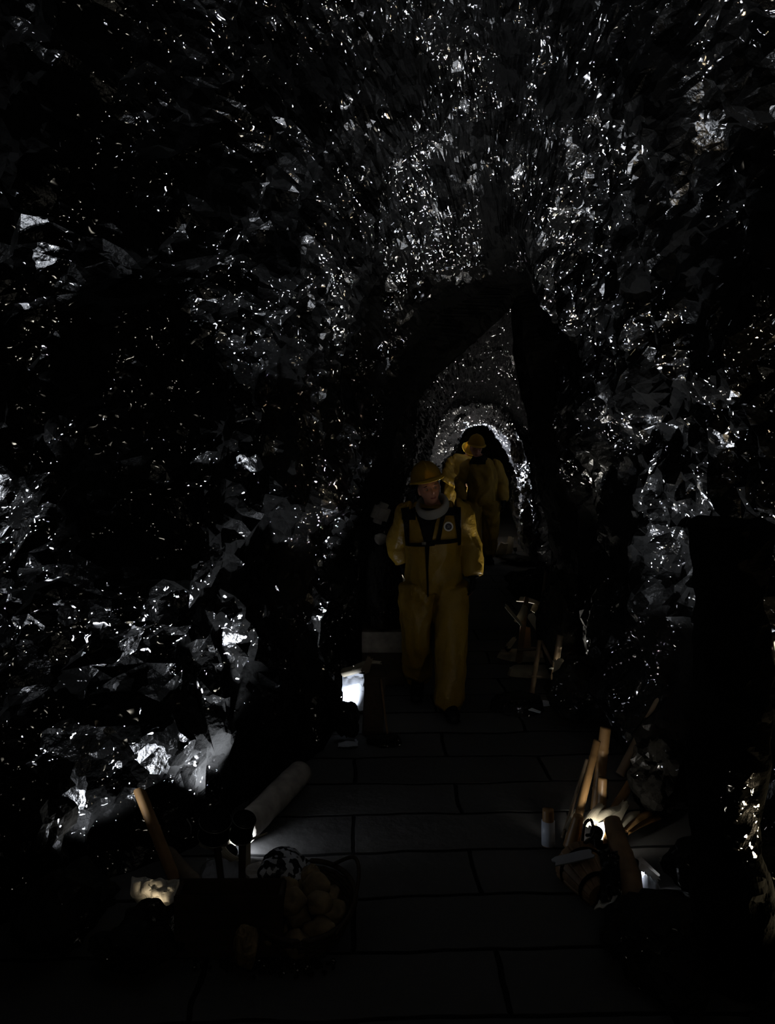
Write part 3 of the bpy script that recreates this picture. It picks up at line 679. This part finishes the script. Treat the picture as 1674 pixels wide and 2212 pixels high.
bm = bmesh.new(); loft(bm, [(*(o2+Vector((-.02, -.01, 1.42))), .16, .13), (*(o2+Vector((-.02, -.015, 1.47))), .12, .11), (*(o2+Vector((-.03, -.03, 1.53))), .075, .085)], 28); obj('scarf', bm, M_black, p2)
# --- third walker, bent, facing away behind the second
o3 = Vector((1.05, 12.25, 0))
J3 = dict(head=(.24, .20, 1.50), head_rot=(R(-30), R(10), R(200)), neck=(.14, .10, 1.42), chest=(.08, .03, 1.30), pelvis=(-.0, .0, .90),
  shR=(.30, .05, 1.34), elR=(.36, .0, 1.10), wrR=(.34, .1, .92), hdR=(0, .2, -1), hnR=(-1, 0, 0),
  shL=(-.10, .0, 1.36), elL=(-.16, -.10, 1.16), wrL=(.0, -.16, 1.06), hdL=(1, -.1, -.4), hnL=(0, 1, 0),
  hipR=(.11, .0, .80), knR=(.12, -.04, .46), anR=(.11, .05, .12), footR=(0, 1, 0),
  hipL=(-.11, .0, .80), knL=(-.11, .04, .46), anL=(-.10, -.1, .12), footL=(0, 1, 0), sleeve=1.2, bulk=1.1)
p3, M3 = person(o3, J3, 'stooping person in bright glossy yellow oilskins, mostly hidden behind the middle walker')

# ------------------------------------------------------------------ left foreground
bm = bmesh.new(); cx, cy = (497-837)*3.2/F_PX, 3.22
for k in range(4):
    box(bm, (cx, cy-.055+.0, .033+.0625*k), (.43, .014, .060), None, .006)
    box(bm, (cx, cy+.055+.0, .033+.0625*k), (.43, .014, .060), None, .006)
for sx in (-1, 1): box(bm, (cx+sx*.205, cy, .125), (.018, .108, .24), None, .004)
root = empty('wooden_crate', (cx, cy, 0), 'low dark wooden crate in front of the two mallets', 'crate')
obj('side_boards', bm, M_wood, root, False)
bm = bmesh.new(); box(bm, (cx, cy, .012), (.40, .10, .012)); obj('bottom_board', bm, M_wood, root, False)
def mallet(b, t, axis, hr, hl, label):
    root = empty('mallet', b, label, 'mallet'); b = Vector(b); t = Vector(t)
    bm = bmesh.new(); loft(bm, smooth_path([(*b, .016, .013), (*b.lerp(t, .4), .014, .012), (*t, .017, .014)], 5), 16, round_ends=True); obj('handle', bm, M_wood, root)
    ax = Vector(axis).normalized(); bm = bmesh.new(); h = hl/2
    pts = [(*(t-ax*h), hr*.90), (*(t-ax*(h-.006)), hr*.99), (*(t-ax*h*.4), hr*.93), (*(t+ax*h*.4), hr*.93), (*(t+ax*(h-.006)), hr*.99), (*(t+ax*h), hr*.90)]
    loft(bm, pts, 36); obj('mallet_head', bm, M_black_iron, root)
    for sg in (-1, 1):
        bm = bmesh.new(); rows = []; c = t+ax*sg*(h-.010); u_ = ax.orthogonal().normalized(); v_ = ax.cross(u_)
        for k in range(36):
            a_ = 2*math.pi*k/36; o_ = u_*math.cos(a_)+v_*math.sin(a_); rows.append([bm.verts.new(c+o_*(hr*1.0+.0022*math.cos(q_))+ax*.0022*math.sin(q_)) for q_ in [2*math.pi*j/6 for j in range(6)]])
        for k in range(36):
            for j in range(6): bm.faces.new((rows[k][j], rows[(k+1) % 36][j], rows[(k+1) % 36][(j+1) % 6], rows[k][(j+1) % 6]))
        obj('hoop', bm, M_wire, root)
gb = P(489, 1992, 3.38); gb.z = 0.0; tb = P(464, 1788, 3.42)
mallet(gb, tb, (.15, -.30, 1), .068, .095, 'dark mallet leaning to the left, left of two behind the crate')
gb = P(521, 1992, 3.38); gb.z = 0.0; tb = P(524, 1788, 3.40)
mallet(gb, tb, (.25, -.25, 1), .050, .105, 'smaller dark mallet standing upright, right of two behind the crate')
bamboo(G(378, 1902), P(268, 1625, 3.80), .028, 'thick bamboo pole leaning left against the left wall beside the crate', M_bamboo, nodes=.3)
bamboo(G(452, 1945), P(362, 1842, 3.85), .036, 'dark bamboo length leaning behind the crate, right of the tall leaning pole', M_bamboo_d, nodes=.22)
bamboo(P(352, 1915, 3.50), P(450, 1928, 3.52), .024, 'short bamboo piece lying level against the top left corner of the crate', M_wood2, nodes=.2, hollow=True)
sheet([P(296, 1968, 3.42), P(392, 1962, 3.36), P(385, 1900, 3.42), P(286, 1894, 3.48)], 'crumpled pale sheet lit from below at the left of the crate', M_paper, amp=.035, seed=2)
sheet([P(250, 2030, 3.25), P(400, 2060, 3.1), P(392, 1968, 3.34), P(286, 1960, 3.42)], 'dark crumpled film spread on the ground left of the crate', M_plastic, amp=.05, seed=5, sc_=7)
sheet([P(432, 1925, 3.62), P(525, 1930, 3.58), P(520, 1862, 3.68), P(445, 1858, 3.75)], 'grey crumpled sheet standing behind the mallets', M_sheet, amp=.02, seed=7, sc_=6)
# weathered beam along the wall foot
a_ = Vector((-.715, 3.98, .075)); b_ = Vector((-.50, 4.62, .075)); bm = bmesh.new()
pts = []
for k in range(30):
    t = k/29; c = a_.lerp(b_, t); pts.append((*c, .072*(1+.08*noise.noise(c*9)), .068*(1+.1*noise.noise(c*7))))
loft(bm, pts, 22); o = obj('timber_beam', bm, M_beam); origin_to(o, a_); tag(o, 'weathered round timber lying along the foot of the left wall', 'timber')
bamboo(P(440, 1835, 4.02), P(520, 1800, 3.92), .045, 'short pale log glowing in the lamplight behind the mallets', M_husk, nodes=.5, hollow=False, name='short_log', cat='log')
plank(P(532, 1925, 3.70), P(536, 1815, 3.80), .036, .008, 'upright split bamboo strip right of the mallets', M_husk, name='bamboo_strip', cat='bamboo strip', seed=4)
plank(P(528, 1818, 3.80), P(575, 1800, 3.82), .022, .004, 'small dry leaf on top of the upright strip right of the mallets', M_husk, name='dry_leaf', cat='leaf', taper=.7, seed=6)
plank(P(480, 1838, 3.84), P(515, 1862, 3.80), .05, .006, 'pale curled husk piece between the two mallet handles', M_husk, name='dry_husk', cat='husk', curl=.02, seed=8)
bt = [P(432, 1898, 3.72), P(438, 1868, 3.72), P(462, 1855, 3.72), P(486, 1862, 3.72)]
tube(bt, .003, 'wire_hoop', 'thin bent wire standing between crate and grey sheet', M_wire, 'wire')
tube([P(452, 1757, 3.6), P(470, 1757, 3.6), P(479, 1772, 3.58), P(468, 1784, 3.57)], .0025, 'bent_wire', 'thin curved wire above the left mallet head', M_wire, 'wire')
tube([P(404, 1770, 3.7), P(412, 1785, 3.7), P(412, 1800, 3.7)], .003, 'hooked_wire', 'small hooked wire left of the mallet heads', M_wire, 'wire')
# sheet-wrapped patterned sack
root_c = P(612, 1882, 3.55); bm = bmesh.new()
loft(bm, smooth_path([(*P(560, 1892, 3.5), .018, .016), (*P(574, 1884, 3.52), .030, .03), (*P(596, 1876, 3.56), .085, .055), (*P(624, 1874, 3.6), .105, .065), (*P(648, 1880, 3.62), .07, .05)], 6), 30, side=Vector((0, 1, 0)))
me = remesh(bm, .007, 2); wrinkle(me, .010, 16, (1, 1, 1)); o = link_mesh('printed_sack', me, None, None, False)
m = bpy.data.materials.new('printed_film'); m.use_nodes = True; nt = m.node_tree; b = nt.nodes['Principled BSDF']; tc = nt.nodes.new('ShaderNodeTexCoord'); vo = nt.nodes.new('ShaderNodeTexVoronoi'); vo.inputs['Scale'].default_value = 40; vo.distance = 'MANHATTAN'
rp = nt.nodes.new('ShaderNodeValToRGB'); rp.color_ramp.interpolation = 'CONSTANT'; rp.color_ramp.elements[0].color = (.015, .015, .02, 1); rp.color_ramp.elements[1].color = (.5, .52, .56, 1); rp.color_ramp.elements[1].position = .48
sp = nt.nodes.new('ShaderNodeSeparateColor'); nt.links.new(tc.outputs['Object'], vo.inputs[0]); nt.links.new(vo.outputs['Color'], sp.inputs[0]); nt.links.new(sp.outputs[0], rp.inputs[0]); nt.links.new(rp.outputs[0], b.inputs['Base Color']); b.inputs['Roughness'].default_value = .35
o.data.materials.append(m); origin_to(o, (root_c.x, root_c.y, root_c.z-.08)); tag(o, 'black and white printed sack with a pinched neck beside the mallets', 'sack')
slab(Vector((-.50, 3.60, .0)), .15, .12, .085, 'rough grey stone slab under the printed sack', M_beam, 3)
# shallow wicker basket of stones
bc = Vector((-.345, 3.36, 0)); root = empty('wicker_basket', bc, 'shallow oval wicker basket of ochre stones right of the crate', 'basket')
bm = bmesh.new()
def oval(z, f, n=60): return [(bc.x+math.cos(2*math.pi*k/n)*.205*f, bc.y+math.sin(2*math.pi*k/n)*.27*f, z) for k in range(n+1)]
for j in range(7):
    z = .014+.014*j; f = .80+.03*j; pp = oval(z, f)
    pp = [(x + .004*math.sin(k*2.1+j*3.14), y + .004*math.cos(k*2.1+j*3.14), z_) for k, (x, y, z_) in enumerate(pp)]
    loft(bm, [(*p, .008) for p in pp], 8)
obj('woven_side', bm, M_wicker, root); bm = bmesh.new(); loft(bm, [(*p, .011) for p in oval(.118, 1.03)], 10); obj('rim', bm, M_wicker, root)
bm = bmesh.new(); A = [bm.verts.new(p) for p in oval(.010, .82)[:-1]]; bm.faces.new(A); bmesh.ops.solidify(bm, geom=bm.faces[:], thickness=.006); obj('base', bm, M_wicker, root)
tube([Vector((-.25, 3.60, .12)), Vector((-.15, 3.52, .20)), Vector((-.12, 3.36, .22)), Vector((-.14, 3.20, .18)), Vector((-.20, 3.13, .12))], .008, 'handle', None, M_wicker, None, parent=root)
rr = random.Random(11)
spots = [(-.45,3.22,.08),(-.36,3.16,.07),(-.27,3.22,.08),(-.22,3.34,.08),(-.25,3.47,.08),(-.35,3.52,.08),(-.45,3.42,.08),(-.37,3.34,.09),(-.30,3.36,.15),(-.39,3.25,.15),(-.33,3.45,.15),(-.28,3.28,.14),(-.42,3.34,.16)]
for i, (x, y, z) in enumerate(spots):
    s = .045 + rr.random()*.016
    boulder('ochre_stone', (x, y, z - s*.55 if z > .1 else .016), (s*1.15, s, s*1.7), 'fist-sized ochre stone heaped in the oval wicker basket', M_stone, seed=i+1, group='ochre stones in the wicker basket', sub=3, cat='stone', rough=.22, smooth=True)
# long pale stone between crate and basket
boulder('brown_stone', (-.545, 3.10, 0), (.05, .05, .17), 'tall narrow brown stone at the right end of the crate', M_stone, seed=2.2, cat='stone', rough=.2)
# gravel
bm = bmesh.new(); rr = random.Random(7)
for k in range(240):
    px = rr.gauss(575, 75); py = rr.gauss(2083, 12); q = G(min(max(px, 420), 720), min(max(py, 2052), 2112)); s = .004 + rr.random()*.010
    M_ = Matrix.Translation(q + Vector((0, 0, s*.4))) @ Euler((rr.random()*6, rr.random()*6, 0)).to_matrix().to_4x4() @ Matrix.Diagonal((s, s*.8, s*.6, 1)); bmesh.ops.create_icosphere(bm, subdivisions=1, radius=1, matrix=M_)
o = obj('gravel', bm, M_plastic, None, False); tag(o, 'loose dark gravel on the floor before the crate and basket', 'gravel', kind='stuff')
boulder('dark_boulder', (-1.30, 3.25, 0), (.20, .18, .26), 'dark boulder low at the far left, left of the crumpled sheet', seed=1)
boulder('dark_boulder', (-1.62, 3.60, 0), (.24, .2, .50), 'tall dark boulder behind the others at the far left', seed=3)
boulder('dark_boulder', (-.98, 3.12, 0), (.16, .12, .13), 'low dark boulder directly left of the crate', seed=6)

# ------------------------------------------------------------------ left middle
boulder('black_boulder', (-.26, 5.28, 0), (.085, .09, .22), 'black boulder in front of the bright lamp at the left wall', seed=4)
sheet([P(742, 1535, 5.62), P(790, 1535, 5.55), P(788, 1455, 5.62), P(742, 1450, 5.68)], 'brightly lit pale slab leaning by the lamp at the left wall', M_slab, name='pale_slab', cat='slab', amp=.012, seed=1, th=.02, sc_=5)
bamboo(P(742, 1453, 5.60), P(792, 1440, 5.50), .030, 'short log lying across the top of the pale slab', M_husk, nodes=.4, name='short_log', cat='log', hollow=False)
root = empty('wooden_box', (-.06, 5.38, 0), 'upright dark wooden box beside the bright lamp on the left', 'box')
bm = bmesh.new(); z1 = P(800, 1452, 5.38).z; box(bm, (-.09, 5.38, z1/2), (.14, .12, z1), Euler((0, R(3), 0)), .006); obj('box_body', bm, M_wood, root, False)
bm = bmesh.new(); box(bm, (-.02, 5.31, z1/2-.02), (.012, .012, z1), Euler((0, R(-7), 0)), .002); obj('corner_batten', bm, M_wood2, root, False)
plank(P(764, 1442, 5.36), P(822, 1432, 5.36), .07, .006, 'folded husk lying on top of the upright dark box', M_husk, up=(0, -.3, 1), name='dry_husk', cat='husk', curl=.02, taper=.6, seed=3)
plank(P(788, 1452, 5.30), P(800, 1420, 5.36), .055, .006, 'small pale husk flap standing on the upright dark box', M_bamboo_d, name='dry_husk', cat='husk', seed=9)
root = empty('storage_crate', (0.0, 6.45, 0), 'large dim grey crate low against the left side of the rock arch', 'crate')
bm = bmesh.new(); zt = P(820, 1355, 6.4).z; box(bm, (-.03, 6.42, zt*.5), (.34, .26, zt), None, .008); obj('crate_body', bm, M_wood, root, False)
bm = bmesh.new(); box(bm, (-.03, 6.28, zt-.085), (.34, .012, .16), None, .003); obj('front_panel', bm, M_beam, root, False)
sheet([P(730, 1612, 5.15), P(775, 1612, 5.1), P(770, 1600, 5.28), P(738, 1602, 5.28)], 'small crinkled foil scrap on the floor by the black boulder', M_slab, amp=.02, seed=9, n=12, name='foil_scrap', cat='foil')
slab(Vector((-.02, 5.22, 0)), .12, .07, .03, 'flat dark stone at the foot of the upright box', M_boulder, 5)
# on the rock arch, left
q = P(822, 1108, 6.50); bm = bmesh.new(); box(bm, (0, 0, 0), (.135, .11, .17), Euler((.15, .35, .3)), .035)
for v in bm.verts: v.co += noise.noise_vector(v.co*9)*.008
o = obj('pale_stone', bm, M_beam, None, False); o.location = q; tag(o, 'pale beige block resting on the dark pier left of the front walker', 'rock')
ar = boulder('rock_ledge', (-.02, 6.50, 0), (.21, .15, P(822, 1130, 6.5).z), 'tall black rock pier at the left foot of the arch', seed=8, sub=4, rough=.12)
q = P(822, 1164, 6.40); root = empty('cup_lantern', q, 'small unlit cup-shaped lantern on a bent stake left of the front walker', 'lantern')
bm = bmesh.new()
for r0, r1, z0, z1 in ((.052, .046, 0, .02),):
    loft(bm, [(q.x, q.y, q.z-.045, .018), (q.x, q.y, q.z-.03, .038), (q.x, q.y, q.z, .052), (q.x, q.y, q.z+.028, .046), (q.x, q.y, q.z+.04, .02)], 24)
obj('cup', bm, M_beam, root); tube([q+Vector((.02, 0, -.02)), q+Vector((.06, -.01, -.03)), q+Vector((.09, -.01, -.10))], .006, 'bracket', None, M_wire, None, parent=root)
tube([q+Vector((.085, -.01, -.10)), q+Vector((.08, -.01, -.5)), Vector((q.x+.08, q.y-.01, 0))], .004, 'stake', None, M_wood2, None, parent=root)
# behind the first walker
plank(G(868, 1290), P(862, 1205, 9.2), .14, .03, 'pale split log standing in lamplight behind the front walker', M_husk, name='split_log', cat='log', taper=.2, seed=12)
slab(G(855, 1292)+Vector((0, 0, .0)), .24, .14, .05, 'leaf-shaped husk dish on the floor behind the front walker', M_bamboo_d, 2, name='husk_dish', cat='dish', pointed=True)

# ------------------------------------------------------------------ right middle
bamboo(G(1172, 1322), P(1206, 1050, 8.75), .034, 'long slim bamboo pole leaning against the right wall beyond the arch', M_bamboo_d, nodes=.45)
slab(G(1150, 1418), .34, .16, .035, 'flat round wooden disc on the floor, rear one of two', M_husk, 1, name='wooden_disc', cat='disc')
slab(Vector((G(1155, 1448).x, 6.55, 0)), .24, .10, .05, 'ragged pale wooden disc in front of the round one', M_husk, 6, name='wooden_disc', cat='disc')
plank(G(1120, 1432), P(1138, 1290, 6.9), .055, .02, 'dark upright board at the left end of the bamboo heap', M_wood2, seed=1)
plank(P(1092, 1308, 6.85), P(1128, 1352, 6.8), .03, .006, 'thin dry stalk slanting at the top left of the bamboo heap', M_husk, name='dry_stalk', cat='stalk', seed=2)
plank(P(1118, 1345, 6.9), P(1136, 1305, 6.9), .07, .005, 'small curled white husk on the dark board', M_husk, name='dry_husk', cat='husk', curl=.03, seed=3)
plank(P(1145, 1328, 6.55), P(1180, 1385, 6.5), .062, .012, 'broad slanting bamboo board over the lamp', M_husk, seed=4, taper=.1)
plank(P(1120, 1294, 7.1), P(1170, 1306, 7.0), .05, .008, 'lit husk strip across the top of the bamboo heap', M_husk, up=(0, -1, 1), name='dry_husk', cat='husk', seed=5, curl=.02)
plank(P(1160, 1304, 7.05), P(1150, 1322, 7.0), .06, .006, 'short pale husk end under the top strip', M_husk, name='dry_husk', cat='husk', seed=15)
plank(P(1132, 1402, 6.95), P(1138, 1352, 7.0), .12, .012, 'glowing orange split bamboo behind the crossbar', M_bamboo, seed=7, taper=.5)
plank(P(1096, 1398, 6.9), P(1112, 1378, 6.95), .05, .03, 'small rounded wood chip at the left edge of the discs', M_husk, name='wood_chip', cat='wood chip', seed=8)
bamboo(P(1118, 1404, 6.62), P(1205, 1400, 6.60), .012, 'thin crossbar lying level over the wooden discs', M_bamboo_d, name='bamboo_rod', cat='bamboo rod')
bamboo(G(1148, 1502), P(1166, 1384, 6.3), .020, 'slim dark bamboo cane with a black cap, leftmost of the front canes', M_bamboo_d, name='bamboo_cane', cat='bamboo cane')
bamboo(P(1194, 1436, 6.25), P(1168, 1384, 6.32), .014, 'slim cane slanting right from the black-capped cane', M_bamboo_d, name='bamboo_cane', cat='bamboo cane')
bamboo(G(1190, 1508), P(1210, 1372, 6.1), .026, 'thick front bamboo cane rising from the bright lamp', M_bamboo_d, name='bamboo_cane', cat='bamboo cane', nodes=.22)
plank(P(1196, 1492, 5.98), P(1208, 1425, 5.98), .045, .008, 'narrow pale board rising left in the crossed pair', M_husk, seed=10, taper=-.5)
plank(P(1224, 1492, 6.05), P(1206, 1432, 6.02), .05, .010, 'brownish board slanting right in the crossed pair', M_bamboo, seed=11)
plank(P(1196, 1428, 5.96), P(1226, 1432, 5.96), .02, .005, 'small pale wedge behind the crossed boards', M_husk, name='wood_wedge', cat='wood chip', taper=.8, seed=12)
plank(P(1188, 1443, 6.0), P(1202, 1445, 6.0), .014, .008, 'tiny white peg left of the crossed boards', M_white, name='wooden_peg', cat='peg', seed=13)
plank(P(1140, 1460, 6.1), P(1172, 1461, 6.1), .008, .006, 'thin peg through the black-capped cane', M_bamboo_d, name='wooden_peg', cat='peg', seed=14)
slab(G(1118, 1530), .21, .17, .07, 'dark leaf-shaped stone lying on the paving at the right', M_boulder, 4, pointed=True)
slab(G(1165, 1524)+Vector((0, .03, 0)), .10, .05, .012, 'thin glass piece lying in front of the lamp', M_slab, 8, name='glass_piece', cat='glass')
plank(G(1140, 1545)+Vector((0, 0, .05)), G(1166, 1552)+Vector((0, 0, .045)), .03, .006, 'bright sliver of glass on the dark leaf-shaped stone', M_glass, up=(0, -.3, 1), name='glass_sliver', cat='glass', taper=.4, seed=3)
boulder('dark_boulder', (1.33, 5.55, 0), (.26, .22, .38), 'broad black boulder in front of the crossed boards', seed=9)
boulder('dark_boulder', (1.38, 6.45, 0), (.17, .20, .95), 'tall black boulder behind the crossed boards at the right', seed=12)
# far right foot
plank(G(1078, 1200)+Vector((0, 0, 0)), P(1090, 1172, 11.7), .16, .02, 'pale lit husk on the floor at the right foot of the far passage', M_husk, name='dry_husk', cat='husk', seed=2, curl=.05)
plank(G(1096, 1200), P(1104, 1160, 11.9), .12, .02, 'pale lit husk standing upright in the far passage', M_husk, name='dry_husk', cat='husk', seed=4, curl=.04)
boulder('dark_boulder', (1.86, 11.3, 0), (.22, .3, .10), 'flat dark boulder at the right foot of the far passage', seed=13)
boulder('dark_boulder', (1.62, 9.2, 0), (.20, .3, .30), 'dark boulder at the right wall beyond the long pole', seed=14)

# ------------------------------------------------------------------ right foreground
bamboo(G(1184, 1826), P(1184, 1748, 4.0), .031, 'short upright bamboo post with a pale sleeve at the floor edge', M_bamboo, nodes=.4, sleeve=(0.02, .68), name='bamboo_post', cat='bamboo post')
bamboo(Vector((P(1286, 1800, 4.25).x, 4.25, 0)), P(1308, 1572, 4.35), .032, 'tallest thick bamboo pole of the right-hand cluster', M_bamboo, nodes=.20)
bamboo(Vector((P(1232, 1850, 3.9).x, 3.92, 0)), P(1290, 1600, 4.2), .021, 'slim bamboo pole slanting in front of the tallest one', M_bamboo, nodes=.26)
bamboo(Vector((P(1215, 1830, 4.05).x, 4.05, 0)), P(1268, 1640, 4.3), .010, 'thinnest bamboo rod at the left of the right-hand cluster', M_bamboo_d, nodes=.3)
bamboo(Vector((P(1296, 1840, 4.1).x, 4.1, 0)), P(1302, 1680, 4.15), .026, 'short bamboo pole in front of the tallest one on the right', M_bamboo, nodes=.18)
bamboo(Vector((P(1310, 1840, 4.2).x, 4.2, 0)), P(1362, 1692, 4.35), .026, 'bamboo pole slanting to the right behind the splint fan', M_bamboo, nodes=.2)
bamboo(Vector((P(1340, 1800, 4.75).x, 4.75, 0)), P(1452, 1455, 4.95), .030, 'bamboo pole leaning far right against the glittering wall', M_bamboo_d, nodes=.3)
bamboo(P(1234, 1830, 3.86)*1, P(1250, 1762, 3.86), .040, 'fat orange bamboo joint at the foot of the slim slanting pole', M_bamboo, nodes=.5, name='bamboo_joint', cat='bamboo joint', taper=.6)
fan = [((1262,1785),(1208+70,1752),.035),((1268,1782),(1300,1738),.05),((1275,1775),(1345,1744),.045),((1290,1790),(1330,1750),.04),((1320,1785),(1352,1735),.06),((1335,1785),(1380,1755),.045),((1345,1790),(1405,1757),.05),((1350,1795),(1424,1765),.05),((1226,1795),(1245,1752),.04),((1300,1800),(1318,1762),.045)]
for i, (a_, b_, wd) in enumerate(fan):
    plank(P(a_[0], a_[1], 3.86+.02*i), P(b_[0], b_[1], 4.02+.02*i), wd, .005, 'pale split bamboo splint in the fan above the right-hand lamp', M_husk if i not in (6, 7) else M_bamboo, up=(0, -.6, 1), name='bamboo_splint', cat='splint', group='splints fanned out among the bamboo poles', curl=.015, taper=.4, seed=20+i)
plank(P(1312, 1838, 3.80), P(1318, 1782, 3.84), .055, .014, 'orange split bamboo wedge beside the curved root', M_bamboo, name='bamboo_wedge', cat='bamboo wedge', seed=31, taper=.4)
sheet([P(1275, 1838, 3.84), P(1308, 1838, 3.84), P(1315, 1776, 3.9), P(1292, 1776, 3.9)], 'grey sheet piece standing behind the black pot', M_sheet, amp=.01, seed=12, n=14)
c = P(1290, 1838, 3.80); root = empty('black_pot', (c.x, c.y, 0), 'round black pot behind the wooden trough', 'pot')
bm = bmesh.new(); loft(bm, [(c.x, c.y, 0, .05), (c.x, c.y, c.z*.5, .065), (c.x, c.y, c.z, .062), (c.x, c.y, c.z+.03, .055), (c.x, c.y, c.z+.03, .047), (c.x, c.y, c.z, .045)], 30); obj('pot_body', bm, M_black_iron, root)
bm = bmesh.new(); loft(bm, [(c.x+math.cos(k/30*6.2832)*.056, c.y+math.sin(k/30*6.2832)*.056, c.z+.03, .005) for k in range(31)], 8); obj('pot_rim', bm, M_wire, root)
kn = P(1272, 1795, 3.74)
for i, (pp, lab) in enumerate([([(-.03, 0, -.05), (-.02, 0, .03), (.01, 0, .05), (.02, 0, -.01), (-.01, 0, -.02)], 'knotted black ribbon on the bamboo joint'),
                ([(-.04, -.01, -.06), (0, -.02, -.03), (.03, -.01, .02), (.04, 0, .0)], 'second twist of black ribbon beside the knot')]):
    tube([kn+Vector(p) for p in pp], .007, 'black_ribbon', lab, M_plastic, 'ribbon')
# tilted stave bucket
top = P(1248, 1866, 3.74); bot = P(1298, 1938, 3.52); ax = (top-bot).normalized(); u_ = Vector((ax.z, 0, -ax.x)).normalized(); v_ = ax.cross(u_)
root = empty('wooden_bucket', (bot.x, bot.y, 0), 'dark stave bucket tipped to the left in front of the black pot', 'bucket')
bm = bmesh.new(); n = 84
def ringv(c, rad, groove=.0):
    return [bm.verts.new(c + (u_*math.cos(2*math.pi*k/n)+v_*math.sin(2*math.pi*k/n))*(rad - (groove if k % 6 == 0 else 0))) for k in range(n)]
rs = [ringv(bot, .058, .003), ringv(bot.lerp(top, .5), .090, .004), ringv(top, .112, .003), ringv(top, .098, .002), ringv(bot.lerp(top, .5), .078), ringv(bot.lerp(top, .08), .048)]
for A, B in zip(rs, rs[1:]):
    for k in range(n): bm.faces.new((A[k], A[(k+1) % n], B[(k+1) % n], B[k]))
bm.faces.new(rs[0]); bm.faces.new(rs[-1])
obj('staves', bm, M_wood2, root, False)
for t, rad in ((.22, .074), (.80, .103)):
    bm = bmesh.new(); c = bot.lerp(top, t); A = ringv(c-ax*.010, rad-.002); B = ringv(c+ax*.010, rad+.004)
    for k in range(n): bm.faces.new((A[k], A[(k+1) % n], B[(k+1) % n], B[k]))
    bmesh.ops.solidify(bm, geom=bm.faces[:], thickness=.003); obj('hoop', bm, M_black_iron, root)
plank(P(1197, 1862, 3.66), P(1280, 1843, 3.62), .045, .008, 'lit pale strip lying across the mouth of the tipped bucket', M_sheet, up=(0, -.5, 1), name='metal_strip', cat='strip', taper=.1, seed=2)
sheet([P(1298, 1962, 3.42), P(1345, 1962, 3.40), P(1338, 1850, 3.60), P(1300, 1850, 3.62)], 'crinkled black plastic film between the bucket and the curved root', M_plastic, amp=.06, seed=14, sc_=12)
# curved bamboo root
pp = [(*P(1322, 1772, 3.82), .040, .035), (*P(1338, 1830, 3.70), .048, .042), (*P(1358, 1885, 3.60), .050, .046), (*P(1368, 1935, 3.50), .050, .05), (*P(1390, 1985, 3.42), .062, .055), (*P(1418, 2030, 3.36), .070, .06)]
pp[-1] = (pp[-1][0], pp[-1][1], .02, .07, .06); sp_ = smooth_path(pp, 14); out = []
for i, p in enumerate(sp_):
    k = (i % 12); b_ = 1 + .06*math.exp(-((k-6)/1.2)**2) ; out.append((p[0], p[1], p[2], p[3]*b_, p[4]*b_))
bm = bmesh.new(); loft(bm, out, 30); o = obj('bamboo_root', bm, M_wood2); origin_to(o, (out[-1][0], out[-1][1], 0)); tag(o, 'thick curved bamboo root arching up in the right foreground', 'root')
sheet([P(1380, 1930, 3.66), P(1428, 1932, 3.42), P(1420, 1905, 3.44), P(1378, 1872, 3.74)], 'flat grey metal plate right of the curved root', M_sheet, name='metal_plate', cat='plate', amp=.006, seed=3, th=.006, sc_=3)
plank(P(1380, 1868, 3.66), P(1422, 1902, 3.58), .03, .008, 'white batten along the upper edge of the metal plate', M_white, name='batten', cat='batten', taper=.1, seed=5)
plank(P(1376, 1858, 3.72), P(1418, 1895, 3.66), .05, .008, 'weathered board behind the white batten', M_beam, name='board', cat='board', taper=.2, seed=6)
plank(P(1428, 1860, 3.75), P(1462, 1872, 3.70), .04, .01, 'pale chip lying alone right of the metal plate', M_beam, name='wood_chip', cat='wood chip', taper=.6, seed=7)
sheet([P(1288, 1968, 3.40), P(1345, 1948, 3.40), P(1340, 1925, 3.46), P(1305, 1925, 3.48)], 'small grey crumpled cloth below the bucket', M_paper, amp=.02, seed=16, n=14, name='grey_cloth', cat='cloth')
boulder('dark_boulder', (1.08, 3.14, 0), (.30, .22, .16), 'low black boulder in the bottom right foreground', seed=17)
boulder('dark_boulder', (1.48, 3.48, 0), (.28, .20, .28), 'black boulder behind the metal plate at the right', seed=19)
boulder('dark_boulder', (1.45, 4.25, 0), (.20, .16, .42), 'black boulder under the far-right leaning bamboo pole', seed=23)
boulder('dark_boulder', (1.5, 2.72, 0), (.34, .22, .22), 'black boulder nearest to us at the right edge', seed=29)
# dark rock pillar
bm = bmesh.new(); zt = P(1560, 1128, 3.0).z; n = 90; pts = []
for k in range(n+1):
    t = k/n; z = t*zt; pts.append((1.30+.03*noise.noise(Vector((0, 0, z*1.3))), 3.05, z, .155*(1-.10*t), .15))
loft(bm, pts, 60)
for v in bm.verts:
    d = Vector((v.co.x-1.30, v.co.y-3.05, 0)); 
    if d.length > 1e-4:
        d.normalize(); q = v.co*3.2; v.co += d*(noise.noise(q)*.05 - abs(noise.noise(q*2.7))*.035)
    if v.co.z > zt-.02: v.co.z += noise.noise(v.co*9)*.03
o = obj('rock_pillar', bm, M_pillar, None, False); tag(o, 'tall dark rock pillar standing at the right edge of the picture', 'rock pillar')
at = o.data.attributes.new('glint_shade', 'FLOAT', 'POINT')
vals = []
for v in o.data.vertices:
    c = v.co; px = 837 + c.x*F_PX/c.y; py = HOR + (CAMZ-c.z)*F_PX/c.y; d = math.hypot((px-1600)/45, (py-1790)/150) + noise.noise(c*7)*.6; vals.append(1.0 if d < 1 else 0.0)
at.data.foreach_set('value', vals)
